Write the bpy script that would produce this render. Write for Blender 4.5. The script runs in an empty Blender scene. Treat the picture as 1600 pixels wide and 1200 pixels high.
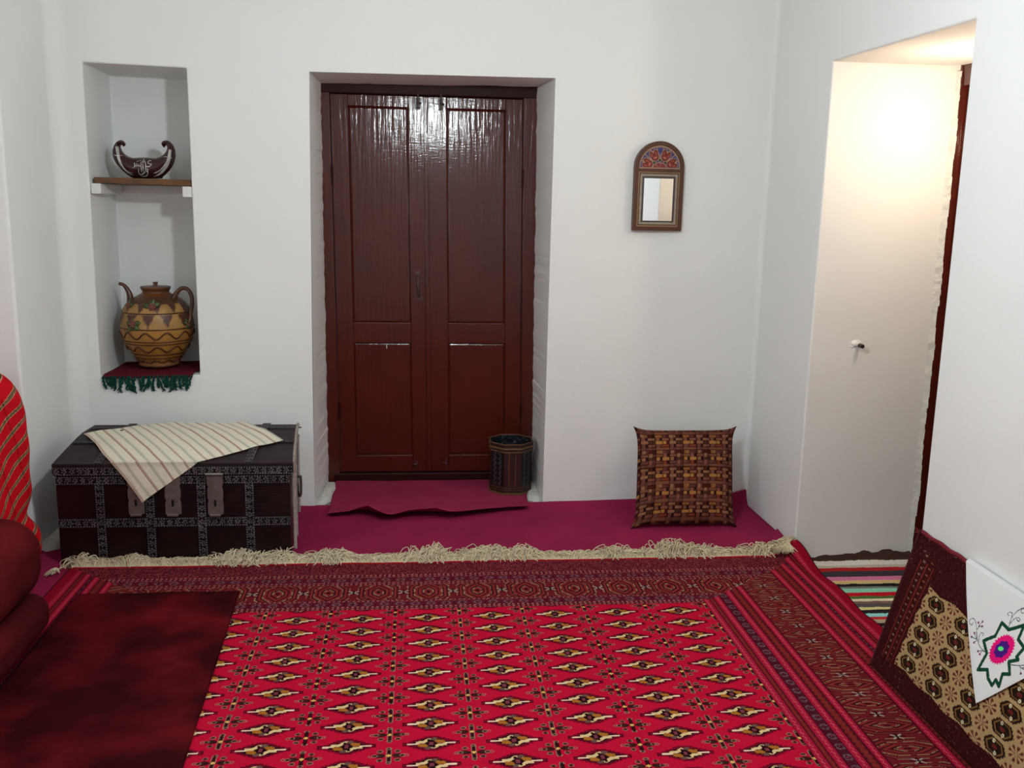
import bpy, bmesh, math, random
import numpy as np
from mathutils import Matrix, Vector

scene = bpy.context.scene
COL = scene.collection
rng = np.random.default_rng(7)

# ------------------------------------------------------------------ camera
CAM_F, PITCH, ROLL, YAW, CAM_H = 1500.0, 0.19125, 0.02022, -0.10187, 1.5
def cam_axes():
    cy, sy = math.cos(YAW), math.sin(YAW)
    f0 = np.array([-sy, cy, 0.]); r0 = np.array([cy, sy, 0.]); u0 = np.array([0, 0, 1.])
    cp, sp = math.cos(PITCH), math.sin(PITCH)
    f = f0*cp - u0*sp; u = u0*cp + f0*sp
    cr, sr = math.cos(ROLL), math.sin(ROLL)
    return r0*cr + u*sr, u*cr - r0*sr, f
CR, CU_, CF = cam_axes()
cd = bpy.data.cameras.new('camera'); cam = bpy.data.objects.new('camera', cd); COL.objects.link(cam)
cd.sensor_fit = 'HORIZONTAL'; cd.sensor_width = 36.0; cd.lens = CAM_F/1600*36.0; cd.clip_start = 0.02
M = Matrix.Identity(4)
for i in range(3):
    M[i][0] = CR[i]; M[i][1] = CU_[i]; M[i][2] = -CF[i]
M[2][3] = CAM_H
cam.matrix_world = M
scene.camera = cam

# ------------------------------------------------------------------ world, exposure
world = bpy.data.worlds.new('world'); scene.world = world; world.use_nodes = True
world.node_tree.nodes['Background'].inputs[0].default_value = (0.6, 0.7, 0.9, 1)
world.node_tree.nodes['Background'].inputs[1].default_value = 0.05
vs = scene.view_settings
vs.view_transform = 'Standard'; vs.look = 'None'; vs.gamma = 1; vs.use_curve_mapping = False
vs.exposure = -0.14
try:
    scene.cycles.max_bounces = 10; scene.cycles.diffuse_bounces = 6; scene.cycles.caustics_reflective = False
    scene.cycles.use_denoising = True
except Exception: pass
BULB = (0.13, 2.29, 2.08); BULB_W = 800.0
SIDE_BULB = (2.09, 3.44, 1.81); SIDE_W = 285.0
def fill_light(name, loc, rot, w, h, power):      # cool unseen area light, added to brighten the shaded parts
    ld = bpy.data.lights.new(name, 'AREA'); ld.shape = 'RECTANGLE'; ld.size = w; ld.size_y = h; ld.energy = power; ld.color = (.80, .93, 1.0)
    o = bpy.data.objects.new(name, ld); COL.objects.link(o); o.location = loc; o.rotation_euler = rot; return o
fill_light('added_fill', (1.90, .15, 1.6), (0, math.radians(90), 0), 1.1, 1.5, 22)
fill_light('added_fill', (-2.22, 1.9, 1.5), (0, math.radians(-90), 0), 1.1, 1.3, 10)

# ------------------------------------------------------------------ measuring helpers (sight line onto a plane of the room)
def hit(px, py, n, d):
    v = (px-800)/CAM_F*CR - (py-600)/CAM_F*CU_ + CF
    n = np.array(n, float); o = np.array([0, 0, CAM_H])
    return o + v*((d - n@o)/(v@n))
def onY(px, py, y=4.54): return hit(px, py, (0, 1, 0), y)
def onX(px, py, x): return hit(px, py, (1, 0, 0), x)
def onZ(px, py, z=0.): return hit(px, py, (0, 0, 1), z)

# ------------------------------------------------------------------ colour helpers
def lin(c):
    c = np.asarray(c, float)/255.
    return np.where(c <= .04045, c/12.92, ((c+.055)/1.055)**2.4)
def A(r, g, b, k=1.1):                  # a colour as the eye judges it beside the white walls -> albedo
    return np.clip(lin((r, g, b))*k, 0, .95)
def vnoise(x, y, seed=0):
    r = np.random.default_rng(seed); T = r.random((256, 256))
    xi = np.floor(x).astype(int); yi = np.floor(y).astype(int); fx = x-xi; fy = y-yi
    fx = fx*fx*(3-2*fx); fy = fy*fy*(3-2*fy)
    g = lambda a, b: T[a % 256, b % 256]
    return (g(xi, yi)*(1-fx)+g(xi+1, yi)*fx)*(1-fy)+(g(xi, yi+1)*(1-fx)+g(xi+1, yi+1)*fx)*fy
def fbm(x, y, seed=0, o=4):
    s = 0; a = .5
    for i in range(o): s = s+a*vnoise(x*2**i, y*2**i, seed+i); a *= .5
    return s
def inpoly(x, y, P):
    r = np.zeros(x.shape, bool); n = len(P)
    for i in range(n):
        x0, y0 = P[i]; x1, y1 = P[(i+1) % n]
        if y0 == y1: continue
        c = ((y0 > y) != (y1 > y)) & (x < (x1-x0)*(y-y0)/(y1-y0)+x0)
        r ^= c
    return r
def segd(x, y, a, b):
    ax, ay = a; bx, by = b; dx, dy = bx-ax, by-ay; L = dx*dx+dy*dy+1e-12
    t = np.clip(((x-ax)*dx+(y-ay)*dy)/L, 0, 1)
    return np.hypot(x-ax-t*dx, y-ay-t*dy)
def polyd(x, y, P, close=False):
    Q = list(P)+([P[0]] if close else [])
    return np.min([segd(x, y, Q[i], Q[i+1]) for i in range(len(Q)-1)], axis=0)

# ------------------------------------------------------------------ materials
def mat(name, color=None, attr=False, rough=.8, spec=.3, bump=None, bump2=None, var=0.0, vscale=20, metal=0., sheen=0., emit=None, grain=None, mottle=None, coat=0.):
    m = bpy.data.materials.new(name); m.use_nodes = True; nt = m.node_tree; N = nt.nodes; L = nt.links
    b = N['Principled BSDF']; b.inputs['Roughness'].default_value = rough; b.inputs['Specular IOR Level'].default_value = spec
    b.inputs['Metallic'].default_value = metal
    if sheen: b.inputs['Sheen Weight'].default_value = sheen; b.inputs['Sheen Roughness'].default_value = .5
    if coat: b.inputs['Coat Weight'].default_value = coat; b.inputs['Coat Roughness'].default_value = .13
    tc = N.new('ShaderNodeTexCoord')
    if attr:
        a = N.new('ShaderNodeAttribute'); a.attribute_name = 'Col'; src = a.outputs['Color']
    else:
        r = N.new('ShaderNodeRGB'); r.outputs[0].default_value = (*color, 1); src = r.outputs[0]
    if mottle is not None:                # a second colour in soft cloudy patches
        c2, sc, lo, hi = mottle
        n = N.new('ShaderNodeTexNoise'); n.inputs['Scale'].default_value = sc; n.inputs['Detail'].default_value = 5
        L.new(tc.outputs['Object'], n.inputs['Vector'])
        rp = N.new('ShaderNodeMapRange'); rp.inputs[1].default_value = lo; rp.inputs[2].default_value = hi
        L.new(n.outputs['Fac'], rp.inputs[0])
        mx = N.new('ShaderNodeMix'); mx.data_type = 'RGBA'; L.new(rp.outputs[0], mx.inputs[0])
        L.new(src, mx.inputs[6]); mx.inputs[7].default_value = (*c2, 1); src = mx.outputs[2]
    if var:
        n = N.new('ShaderNodeTexNoise'); n.inputs['Scale'].default_value = vscale; n.inputs['Detail'].default_value = 4
        L.new(tc.outputs['Object'], n.inputs['Vector'])
        rp = N.new('ShaderNodeMapRange'); rp.inputs[1].default_value = .3; rp.inputs[2].default_value = .7
        rp.inputs[3].default_value = 1-var; rp.inputs[4].default_value = 1+var; L.new(n.outputs['Fac'], rp.inputs[0])
        vm = N.new('ShaderNodeVectorMath'); vm.operation = 'SCALE'; L.new(src, vm.inputs[0]); L.new(rp.outputs[0], vm.inputs['Scale']); src = vm.outputs[0]
    L.new(src, b.inputs['Base Color'])
    last = None
    for bp in (bump, bump2, grain):
        if not bp: continue
        sc, st, dist = bp[:3]
        n = N.new('ShaderNodeTexNoise'); n.inputs['Scale'].default_value = sc; n.inputs['Detail'].default_value = 3
        vec = tc.outputs['Object']
        if len(bp) > 3:
            mp = N.new('ShaderNodeMapping'); mp.inputs['Scale'].default_value = bp[3]; L.new(vec, mp.inputs[0]); vec = mp.outputs[0]
        L.new(vec, n.inputs['Vector'])
        bn = N.new('ShaderNodeBump'); bn.inputs['Strength'].default_value = st; bn.inputs['Distance'].default_value = dist
        L.new(n.outputs['Fac'], bn.inputs['Height'])
        if last: L.new(last.outputs[0], bn.inputs['Normal'])
        last = bn
    if last:
        L.new(last.outputs[0], b.inputs['Normal'])
        if coat: L.new(last.outputs[0], b.inputs['Coat Normal'])
    if emit:
        b.inputs['Emission Color'].default_value = (*emit[0], 1); b.inputs['Emission Strength'].default_value = emit[1]
    return m

PLASTER = mat('plaster', (.80, .815, .795), rough=.75, spec=.25, bump=(2.2, .35, .03), bump2=(45, .12, .003), var=.015, vscale=1.5)
PLASTER_ROUGH = mat('rough_plaster', (.62, .62, .58), rough=.9, bump=(30, .6, .02), var=.12, vscale=25)
CEIL = mat('ceiling_paint', (.8, .8, .79), rough=.9, var=.02)
CONCRETE = mat('bare_floor', (.25, .23, .21), rough=.9, var=.1)
DOOR = mat('brown_gloss_paint', tuple(A(74, 22, 12, 1.0)), rough=.40, spec=.12, bump=(7, .28, .006, (9, 1, .6)), bump2=(16, .12, .003, (1.5, 1, 8)), grain=(50, .10, .0012, (3, 1, .4)), var=.1, vscale=6, coat=.8)
DOOR_HEAD = mat('brown_paint_shaded', tuple(A(46, 14, 10, .9)), rough=.5, spec=.15, bump=(14, .3, .006), var=.15, vscale=12)  # duller, darker copy of the door paint, with the head's shade in its colour
IRON = mat('painted_iron', (.055, .025, .02), rough=.35, spec=.5, bump=(60, .3, .003), var=.2)
STEEL = mat('dull_steel', (.30, .26, .24), rough=.42, metal=.85, bump=(50, .2, .002), var=.15, vscale=40)
DARK_STEEL = mat('dark_steel', (.09, .08, .075), rough=.4, metal=.8, var=.2)
BLACK_METAL = mat('black_metal', (.02, .02, .02), rough=.4, metal=.5)
FABRIC = mat('woven_cloth', attr=True, rough=.95, spec=.12, bump=(700, .25, .001), bump2=(40, .15, .004), var=.05, vscale=120)
PILE = mat('wool_pile', attr=True, rough=1., spec=.03, bump=(500, .5, .002), bump2=(9, .25, .01), var=.06, vscale=250, sheen=.0)
CARPET = mat('fuchsia_felt_carpet', tuple(A(134, 34, 68, 1.1)), rough=1., spec=.03, bump=(300, .4, .002), bump2=(3, .4, .03), var=.10, vscale=5)
CARPET_LIGHT = mat('fuchsia_felt_carpet_worn', tuple(A(142, 44, 74, 1.1)), rough=1., spec=.03, bump=(300, .4, .002), bump2=(3, .4, .03), var=.10, vscale=5)
VELVET = mat('dark_red_velvet', tuple(A(66, 16, 20, 1.1)), rough=1., spec=.03, bump=(300, .3, .001), bump2=(6, .2, .01), mottle=(tuple(A(88, 22, 27, 1.1)), 3.2, .42, .62), var=.1, vscale=8)
VELVET_MAT = mat('dark_red_velvet_mat', tuple(A(50, 9, 13, .95)), rough=1., spec=.03, bump=(300, .3, .001), mottle=(tuple(A(96, 17, 25, 1.0)), 3.5, .42, .66), var=.12, vscale=8)
COTTON = mat('cream_cotton_fringe', tuple(A(196, 184, 155, 1.2)), rough=.95, spec=.1, var=.12, vscale=60)
GREEN_WOOL = mat('dark_green_wool', tuple(A(14, 52, 44, 1.5)), rough=.95, spec=.1, var=.2, vscale=100)
WOOD = mat('shelf_wood', tuple(A(104, 72, 44, .95)), rough=.6, spec=.3, bump=(10, .3, .004, (1, 12, 12)), var=.25, vscale=14)
WHITE_PAINT = mat('chipped_white_paint', (.74, .74, .71), rough=.7, bump=(40, .5, .004), mottle=(tuple(A(120, 105, 90)), 60, .68, .76))
CHEST_WOOD = mat('dark_lacquered_wood', tuple(A(22, 8, 9, 1.2)), rough=.35, spec=.4, bump=(14, .3, .004, (1, 12, 12)), var=.35, vscale=18)
CHEST_LID = mat('worn_lid_wood', tuple(A(38, 24, 26, 1.0)), rough=.55, spec=.2, bump=(12, .5, .006, (1, 14, 3)), var=.3, vscale=12)
STUD = mat('studded_tin', attr=True, rough=.55, spec=.15, var=.1)
STITCH = mat('lid_edge_leather', (.30, .25, .22), rough=.7, bump=(80, .5, .004), var=.3, vscale=70)
CLAY = mat('glazed_clay', attr=True, rough=.42, spec=.4, bump=(60, .15, .002), var=.14, vscale=22)
CLAY_DARK = mat('brown_glazed_clay', tuple(A(74, 42, 20, 1.15)), rough=.3, spec=.5, var=.2, vscale=30)
CLAY_LINE = mat('brown_clay_coil', tuple(A(72, 36, 12, 1.0)), rough=.4, spec=.4, var=.15, vscale=40)
CLAY_LEAF = mat('green_clay_leaf', tuple(A(66, 84, 46, 1.15)), rough=.5, spec=.4, var=.35, vscale=60)
CLAY_ROSE = mat('clay_rose', tuple(A(112, 62, 54, 1.1)), rough=.5, spec=.4, var=.2, vscale=60)
BOWL = mat('dark_lacquer_bowl', tuple(A(46, 16, 20, 1.3)), rough=.28, spec=.5, var=.12, vscale=20)
SILVER = mat('silver_inlay', (.55, .55, .50), rough=.45, metal=.3, spec=.5, bump=(90, .3, .002), var=.25, vscale=70)
FRAME_WOOD = mat('mirror_frame_wood', tuple(A(70, 40, 26, 1.3)), rough=.4, spec=.4, var=.12, vscale=30)
INLAY = mat('painted_inlay', attr=True, rough=.4, spec=.4)
GLASS = mat('mirror_silvering', (.9, .92, .92), rough=.01, metal=1.)
LEATHER = mat('tooled_leather', attr=True, rough=.45, spec=.4, bump=(60, .3, .003), var=.15, vscale=40)
BIN_IN = mat('black_bin_liner', (.012, .014, .018), rough=.25, spec=.5, bump=(30, .8, .02))
EMIT = mat('lit_bulb', (1, 1, 1), emit=((.91, .99, 1.0), BULB_W*.64))
EMIT_WARM = mat('lit_warm_bulb', (1, 1, 1), emit=((1.0, .80, .58), SIDE_W))
SOCKET = mat('bulb_socket', (.05, .05, .05), rough=.5)

# ------------------------------------------------------------------ mesh helpers
def setcol(me, cols):
    at = me.color_attributes.new('Col', 'FLOAT_COLOR', 'POINT')
    c = np.ones((len(me.vertices), 4), np.float32); c[:, :3] = np.asarray(cols).reshape(-1, 3)
    at.data.foreach_set('color', c.ravel())
def mesh_obj(name, verts, faces, m, parent=None, cols=None, smooth=False, bevel=0., seg=2, solid=0., merge=False):
    me = bpy.data.meshes.new(name); me.from_pydata([tuple(map(float, v)) for v in verts], [], [tuple(f) for f in faces])
    if merge:
        bm = bmesh.new(); bm.from_mesh(me); bmesh.ops.remove_doubles(bm, verts=bm.verts, dist=1e-5)
        bmesh.ops.recalc_face_normals(bm, faces=bm.faces); bm.to_mesh(me); bm.free()
    if cols is not None: setcol(me, cols)
    return finish(name, me, m, parent, smooth, bevel, seg, solid)
def finish(name, me, m, parent=None, smooth=False, bevel=0., seg=2, solid=0.):
    me.materials.append(m)
    if smooth: me.polygons.foreach_set('use_smooth', [True]*len(me.polygons))
    me.update()
    o = bpy.data.objects.new(name, me); COL.objects.link(o)
    if parent is not None: o.parent = parent
    if solid:
        s = o.modifiers.new('solid', 'SOLIDIFY'); s.thickness = solid; s.offset = -1
    if bevel:
        b = o.modifiers.new('bevel', 'BEVEL'); b.width = bevel; b.segments = seg; b.limit_method = 'ANGLE'; b.angle_limit = math.radians(40)
    return o
def grid_obj(name, P, m, parent=None, cols=None, smooth=True, solid=0., mask=None, bevel=0., flip=False):
    nu, nv = P.shape[:2]
    idx = np.arange(nu*nv).reshape(nu, nv)
    q = np.stack([idx[:-1, :-1], idx[1:, :-1], idx[1:, 1:], idx[:-1, 1:]], -1).reshape(-1, 4)
    if flip: q = q[:, ::-1]
    if mask is not None: q = q[mask.reshape(-1)]
    P2 = P.reshape(-1, 3); C2 = None if cols is None else np.asarray(cols).reshape(-1, 3)
    if mask is not None:
        used = np.unique(q); remap = -np.ones(nu*nv, int); remap[used] = np.arange(len(used)); q = remap[q]; P2 = P2[used]
        if C2 is not None: C2 = C2[used]
    me = bpy.data.meshes.new(name); nf = len(q)
    me.vertices.add(len(P2)); me.vertices.foreach_set('co', P2.astype(np.float32).ravel())
    me.loops.add(nf*4); me.loops.foreach_set('vertex_index', q.astype(np.int32).ravel())
    me.polygons.add(nf); me.polygons.foreach_set('loop_start', np.arange(0, nf*4, 4, dtype=np.int32))
    me.polygons.foreach_set('loop_total', np.full(nf, 4, np.int32))
    me.update(calc_edges=True); me.validate()
    if C2 is not None: setcol(me, C2)
    return finish(name, me, m, parent, smooth, bevel, 2, solid)
class MB:
    def __init__(s): s.v = []; s.f = []; s.c = []
    def add(s, v, f, c=None):
        n = len(s.v); s.v += [tuple(p) for p in v]; s.f += [tuple(i+n for i in q) for q in f]
        if c is not None: s.c += [tuple(c)]*len(v)
        return s
    def box(s, x0, x1, y0, y1, z0, z1, c=None):
        v = [(x, y, z) for z in (z0, z1) for y in (y0, y1) for x in (x0, x1)]
        return s.add(v, [(0, 2, 3, 1), (4, 5, 7, 6), (0, 1, 5, 4), (2, 6, 7, 3), (0, 4, 6, 2), (1, 3, 7, 5)], c)
    def tube(s, pts, r, n=8, cap=True, flat=1., c=None):
        pts = np.asarray(pts, float); K = len(pts); r = np.broadcast_to(np.asarray(r, float), (K,))
        T = np.gradient(pts, axis=0); T /= np.linalg.norm(T, axis=1)[:, None]+1e-12
        up = np.array([0, 0, 1.]) if abs(T[0][2]) < .9 else np.array([1., 0, 0])
        v = []; 
        N = np.cross(T[0], up); N /= np.linalg.norm(N)
        for i in range(K):
            N = N-T[i]*(N@T[i]); N /= np.linalg.norm(N)+1e-12; B = np.cross(T[i], N)
            for k in range(n):
                a = 2*math.pi*k/n; v.append(pts[i]+r[i]*(math.cos(a)*N+flat*math.sin(a)*B))
        f = [(i*n+k, i*n+(k+1) % n, (i+1)*n+(k+1) % n, (i+1)*n+k) for i in range(K-1) for k in range(n)]
        if cap: f += [tuple(range(n))[::-1], tuple((K-1)*n+k for k in range(n))]
        return s.add(v, f, c)
    def lathe(s, prof, cx, cy, n=48, c=None):
        v = []; K = len(prof)
        for r, z in prof:
            for k in range(n):
                a = 2*math.pi*k/n; v.append((cx+r*math.cos(a), cy+r*math.sin(a), z))
        f = [(i*n+k, i*n+(k+1) % n, (i+1)*n+(k+1) % n, (i+1)*n+k) for i in range(K-1) for k in range(n)]
        return s.add(v, f, c)
    def sphere(s, cx, cy, cz, rx, ry=None, rz=None, n=12, m=8, c=None):
        ry = ry or rx; rz = rz or rx; v = []
        for i in range(m+1):
            t = math.pi*i/m
            for k in range(n):
                a = 2*math.pi*k/n; v.append((cx+rx*math.sin(t)*math.cos(a), cy+ry*math.sin(t)*math.sin(a), cz+rz*math.cos(t)))
        f = [(i*n+k, (i+1)*n+k, (i+1)*n+(k+1) % n, i*n+(k+1) % n) for i in range(m) for k in range(n)]
        return s.add(v, f, c)
    def build(s, name, m, parent=None, **k):
        if s.c and len(s.c) == len(s.v): k['cols'] = s.c
        return mesh_obj(name, s.v, s.f, m, parent, **k)
def tag(o, label, cat, group=None):
    o['label'] = label; o['category'] = cat
    if group: o['group'] = group
    return o
def struct(o): o['kind'] = 'structure'; return o
def thing(name, label, cat, loc=(0, 0, 0), group=None):
    o = bpy.data.objects.new(name, None); o.empty_display_size = .1; COL.objects.link(o); o.location = loc
    tag(o, label, cat, group); 
    return o
def keep(root, *objs):                     # children are built in room coordinates: shift them into their thing's own
    for o in objs:
        o.matrix_parent_inverse = Matrix.Translation(root.location).inverted()
def settle(root):
    for o in root.children:
        o.matrix_parent_inverse = Matrix.Translation(root.location).inverted()
def smooth_path(pts, n=8):                 # Catmull-Rom
    P = np.asarray(pts, float); P = np.vstack([2*P[0]-P[1], P, 2*P[-1]-P[-2]]); out = []
    for i in range(1, len(P)-2):
        for t in np.linspace(0, 1, n, endpoint=False):
            out.append(.5*((2*P[i])+(-P[i-1]+P[i+1])*t+(2*P[i-1]-5*P[i]+4*P[i+1]-P[i+2])*t*t+(-P[i-1]+3*P[i]-3*P[i+1]+P[i+2])*t**3))
    out.append(P[-2]); return np.array(out)

# ================================================================== THE ROOM
WY, LX, RX, ZC, BY = 4.54, -1.58, 1.67, 2.85, -1.2
# --- far wall: columns of x by rows of z, with niche and door openings
cx = [[LX]*4, [-1.452, -1.454, -1.448, -1.448], [-1.005, -1.005, -1.007, -1.007], [-.488, -.486, -.474, -.474], [.629, .631, .636, .636], [RX]*4]
cz = [[-.1, .60, 2.05, ZC], [-.1, .646, 2.045, ZC], [-.1, .658, 2.035, ZC], [-.1, .65, 2.036, ZC], [-.1, .65, 2.043, ZC], [-.1, .65, 2.05, ZC]]
V = []; Fc = []
for i in range(6):
    for j in range(4): V.append((cx[i][j], WY, cz[i][j]))
for i in range(5):
    for j in range(3):
        if (i == 1 and j == 1) or (i == 3 and j < 2): continue
        a = i*4+j; Fc.append((a, a+4, a+5, a+1))
NB = 4.92                                   # niche back
n0 = len(V)
for (i, j) in ((1, 1), (2, 1), (2, 2), (1, 2)): V.append((cx[i][j], NB, cz[i][j]-(.012 if j == 2 else 0)))
o4 = [5, 9, 10, 6]
for k in range(4): Fc.append((o4[k], n0+k, n0+(k+1) % 4, o4[(k+1) % 4]))
Fc.append((n0, n0+1, n0+2, n0+3))
DY = 4.94                                   # plane of the brown door
# plastered door reveals, with a wavering edge where they meet the frame
NJ = 160
def reveal(front_x0, front_x1, back_x0, back_x1, sgn, seed):
    zz = np.linspace(-.1, 2.036 if sgn < 0 else 2.043, NJ+1); P = np.zeros((2, NJ+1, 3))
    t = (zz-0)/2.04
    P[0, :, 0] = front_x0+(front_x1-front_x0)*t; P[0, :, 1] = WY; P[0, :, 2] = zz
    w = (fbm(zz*11, zz*0+3, seed)-.47)*.004+(vnoise(zz*47, zz*0, seed+5)-.5)*.005
    P[1, :, 0] = back_x0+(back_x1-back_x0)*t-sgn*w; P[1, :, 1] = DY+.004; P[1, :, 2] = zz
    return P
RL = reveal(-.488, -.474, -.456, -.462, -1, 11); RR = reveal(.629, .636, .622, .600, 1, 23)
def add_strip(P, flip):
    n = len(V); K = P.shape[1]
    for k in range(K): V.append(tuple(P[0, k])); V.append(tuple(P[1, k]))
    for k in range(K-1):
        q = (n+2*k, n+2*k+1, n+2*k+3, n+2*k+2); Fc.append(q[::-1] if flip else q)
add_strip(RL, False); add_strip(RR, True)
HS = np.zeros((2, 41, 3)); tt = np.linspace(0, 1, 41)
HS[0, :, 0] = -.474+1.11*tt; HS[0, :, 1] = WY; HS[0, :, 2] = 2.036+.007*tt
HS[1, :, 0] = -.470+1.09*tt; HS[1, :, 1] = DY+.004; HS[1, :, 2] = 2.030+.016*tt+(fbm(tt*9, tt*0, 31)-.45)*.010
add_strip(HS, False)
far = struct(mesh_obj('wall_far', V, Fc, PLASTER, merge=True, bevel=.007, seg=3))
# --- left wall with its deep recess
def sheet(name, quads, m, **k):
    mb = MB()
    for q in quads: mb.add(q, [tuple(range(len(q)))])
    return struct(mb.build(name, m, merge=True, **k))
LE = 3.975; LD = -2.25; LT = 2.25
sheet('wall_left', [
    [(LX, LE, -.1), (LX, WY, -.1), (LX, WY, LT), (LX, LE, LT)],
    [(LX, LE, LT), (LX, WY, LT), (LX, WY, ZC), (LX, LE, ZC)],
    [(LX, .9, LT), (LX, LE, LT), (LX, LE, ZC), (LX, .9, ZC)],
    [(LX, BY, LT), (LX, .9, LT), (LX, .9, ZC), (LX, BY, ZC)],
    [(LX, BY, -.1), (LX, .9, -.1), (LX, .9, LT), (LX, BY, LT)],
    [(LX, LE, -.1), (LX, LE, LT), (LD, LE+.01, LT), (LD, LE+.01, -.1)],
    [(LX, .9, -.1), (LD, .9, -.1), (LD, .9, LT), (LX, .9, LT)],
    [(LD, .9, -.1), (LD, LE+.01, -.1), (LD, LE+.01, LT), (LD, .9, LT)],
    [(LX, .9, LT), (LD, .9, LT), (LD, LE+.01, LT), (LX, LE, LT)]], PLASTER, bevel=.012, seg=3)
# --- right wall with the side doorway
RE, RN, RT, RD = 3.895, 2.885, 2.066, 2.236
TN = 2.054
sheet('wall_right', [
    [(RX, RE, -.1), (RX, WY, -.1), (RX, WY, RT), (RX, RE, RT)],
    [(RX, RE, RT), (RX, WY, RT), (RX, WY, ZC), (RX, RE, ZC)],
    [(RX, RN, TN), (RX, RE, RT), (RX, RE, ZC), (RX, RN, ZC)],
    [(RX, .95, TN), (RX, RN, TN), (RX, RN, ZC), (RX, .95, ZC)],
    [(RX, -.65, TN), (RX, .95, TN), (RX, .95, ZC), (RX, -.65, ZC)],
    [(RX, BY, TN), (RX, -.65, TN), (RX, -.65, ZC), (RX, BY, ZC)],
    [(RX, .95, 1.0), (RX, RN, 1.0), (RX, RN, TN), (RX, .95, TN)], [(RX, .95, -.1), (RX, RN, -.1), (RX, RN, 1.0), (RX, .95, 1.0)],
    [(RX, BY, 1.0), (RX, -.65, 1.0), (RX, -.65, TN), (RX, BY, TN)], [(RX, BY, -.1), (RX, -.65, -.1), (RX, -.65, 1.0), (RX, BY, 1.0)],
    [(RX, -.65, -.1), (RX, .95, -.1), (RX, .95, 1.0), (RX, -.65, 1.0)],
    [(RX, -.65, 1.0), (RX, .95, 1.0), (RX+.3, .95, 1.0), (RX+.3, -.65, 1.0)],  # unseen opening, made up for the added fill light
    [(RX, -.65, TN), (RX, .95, TN), (RX+.3, .95, TN), (RX+.3, -.65, TN)],
    [(RX, .95, 1.0), (RX, .95, TN), (RX+.3, .95, TN), (RX+.3, .95, 1.0)],
    [(RX, -.65, 1.0), (RX, -.65, TN), (RX+.3, -.65, TN), (RX+.3, -.65, 1.0)],
    [(RX, RE, -.1), (RX, RE, RT), (RD+.002, RE+.040, RT+.01), (RD+.002, RE+.040, -.1)],
    [(RX, RN, -.1), (RX, RN, 1.0), (RX, RN, TN), (RD+.1, RN-.03, TN), (RD+.1, RN-.03, -.1)],
    [(RX, RN, TN), (RX, RE, RT), (RD+.1, RE+.045, RT+.01), (RD+.1, RN-.03, TN)]], PLASTER, bevel=.008, seg=3)
sheet('wall_back', [[(LX-.8, BY, -.1), (RX+.7, BY, -.1), (RX+.7, BY, ZC), (LX-.8, BY, ZC)]], PLASTER)
sheet('ceiling', [[(LX-.8, BY, ZC), (RX+.8, BY, ZC), (RX+.8, WY+.1, ZC), (LX-.8, WY+.1, ZC)]], CEIL)
fl = MB().box(LX-.75, RX, BY, WY, -.12, -.006).box(RX-.002, RD+.3, 2.6, 4.1, -.2, -.066).box(-.5, .65, WY, DY+.1, -.12, .008)
struct(fl.build('floor', CONCRETE))
# softly rounded plaster fillets in the two far corners
def fillet(name, x, sgn, r):
    n = 8; zz = (-.05, ZC); v = []; f = []
    for k in range(n+1):
        a = math.pi/2*k/n
        for z in zz: v.append((x+sgn*(r-r*math.sin(a)), WY-(r-r*math.cos(a)), z))
    for k in range(n):
        q = (2*k, 2*k+1, 2*k+3, 2*k+2); f.append(q if sgn > 0 else q[::-1])
    return struct(mesh_obj(name, v, f, PLASTER, smooth=True))
fillet('trim_1', LX, 1, .07); fillet('trim_2', RX, -1, .025)
# lumps of bare plaster at the feet of the door reveals and the left corner
def lump(name, pts, h, seed):
    pts = np.array(pts, float); c = pts.mean(0); n = 14; V2 = []; F2 = []
    ring = []
    P = np.vstack([pts, pts[:1]]); L = np.r_[0, np.cumsum(np.linalg.norm(np.diff(P, axis=0), axis=1))]
    for s in np.linspace(0, L[-1], n, endpoint=False):
        ring.append([np.interp(s, L, P[:, 0]), np.interp(s, L, P[:, 1])])
    ring = np.array(ring); r = np.random.default_rng(seed)
    for lv, (k, z) in enumerate(((1, 0), (.96, h*.5), (.8, h*.85), (.45, h))):
        for p in ring:
            q = c+(p-c)*k+r.normal(0, .0015, 2); V2.append((q[0], q[1], z+(r.normal(0, .002) if lv else 0)))
    for lv in range(3):
        for i in range(n): F2.append((lv*n+i, lv*n+(i+1) % n, (lv+1)*n+(i+1) % n, (lv+1)*n+i))
    F2.append(tuple(3*n+i for i in range(n)))
    return struct(mesh_obj(name, V2, F2, PLASTER_ROUGH, smooth=True))
lump('trim_3', [(-.49, 4.56), (-.455, 4.545), (-.415, 4.62), (-.405, 4.80), (-.42, 4.93), (-.46, 4.93)], .035, 1)
lump('trim_4', [(.56, 4.60), (.60, 4.56), (.635, 4.56), (.63, 4.93), (.59, 4.93)], .03, 2)
lump('trim_5', [(-1.575, 4.02), (-1.555, 3.985), (-1.50, 4.02), (-1.50, 4.30), (-1.575, 4.30)], .04, 3)
lump('trim_6', [(-1.60, 3.90), (-1.57, 3.93), (-1.56, 3.98), (-1.58, 4.0), (-1.66, 3.965)], .05, 4)

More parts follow.
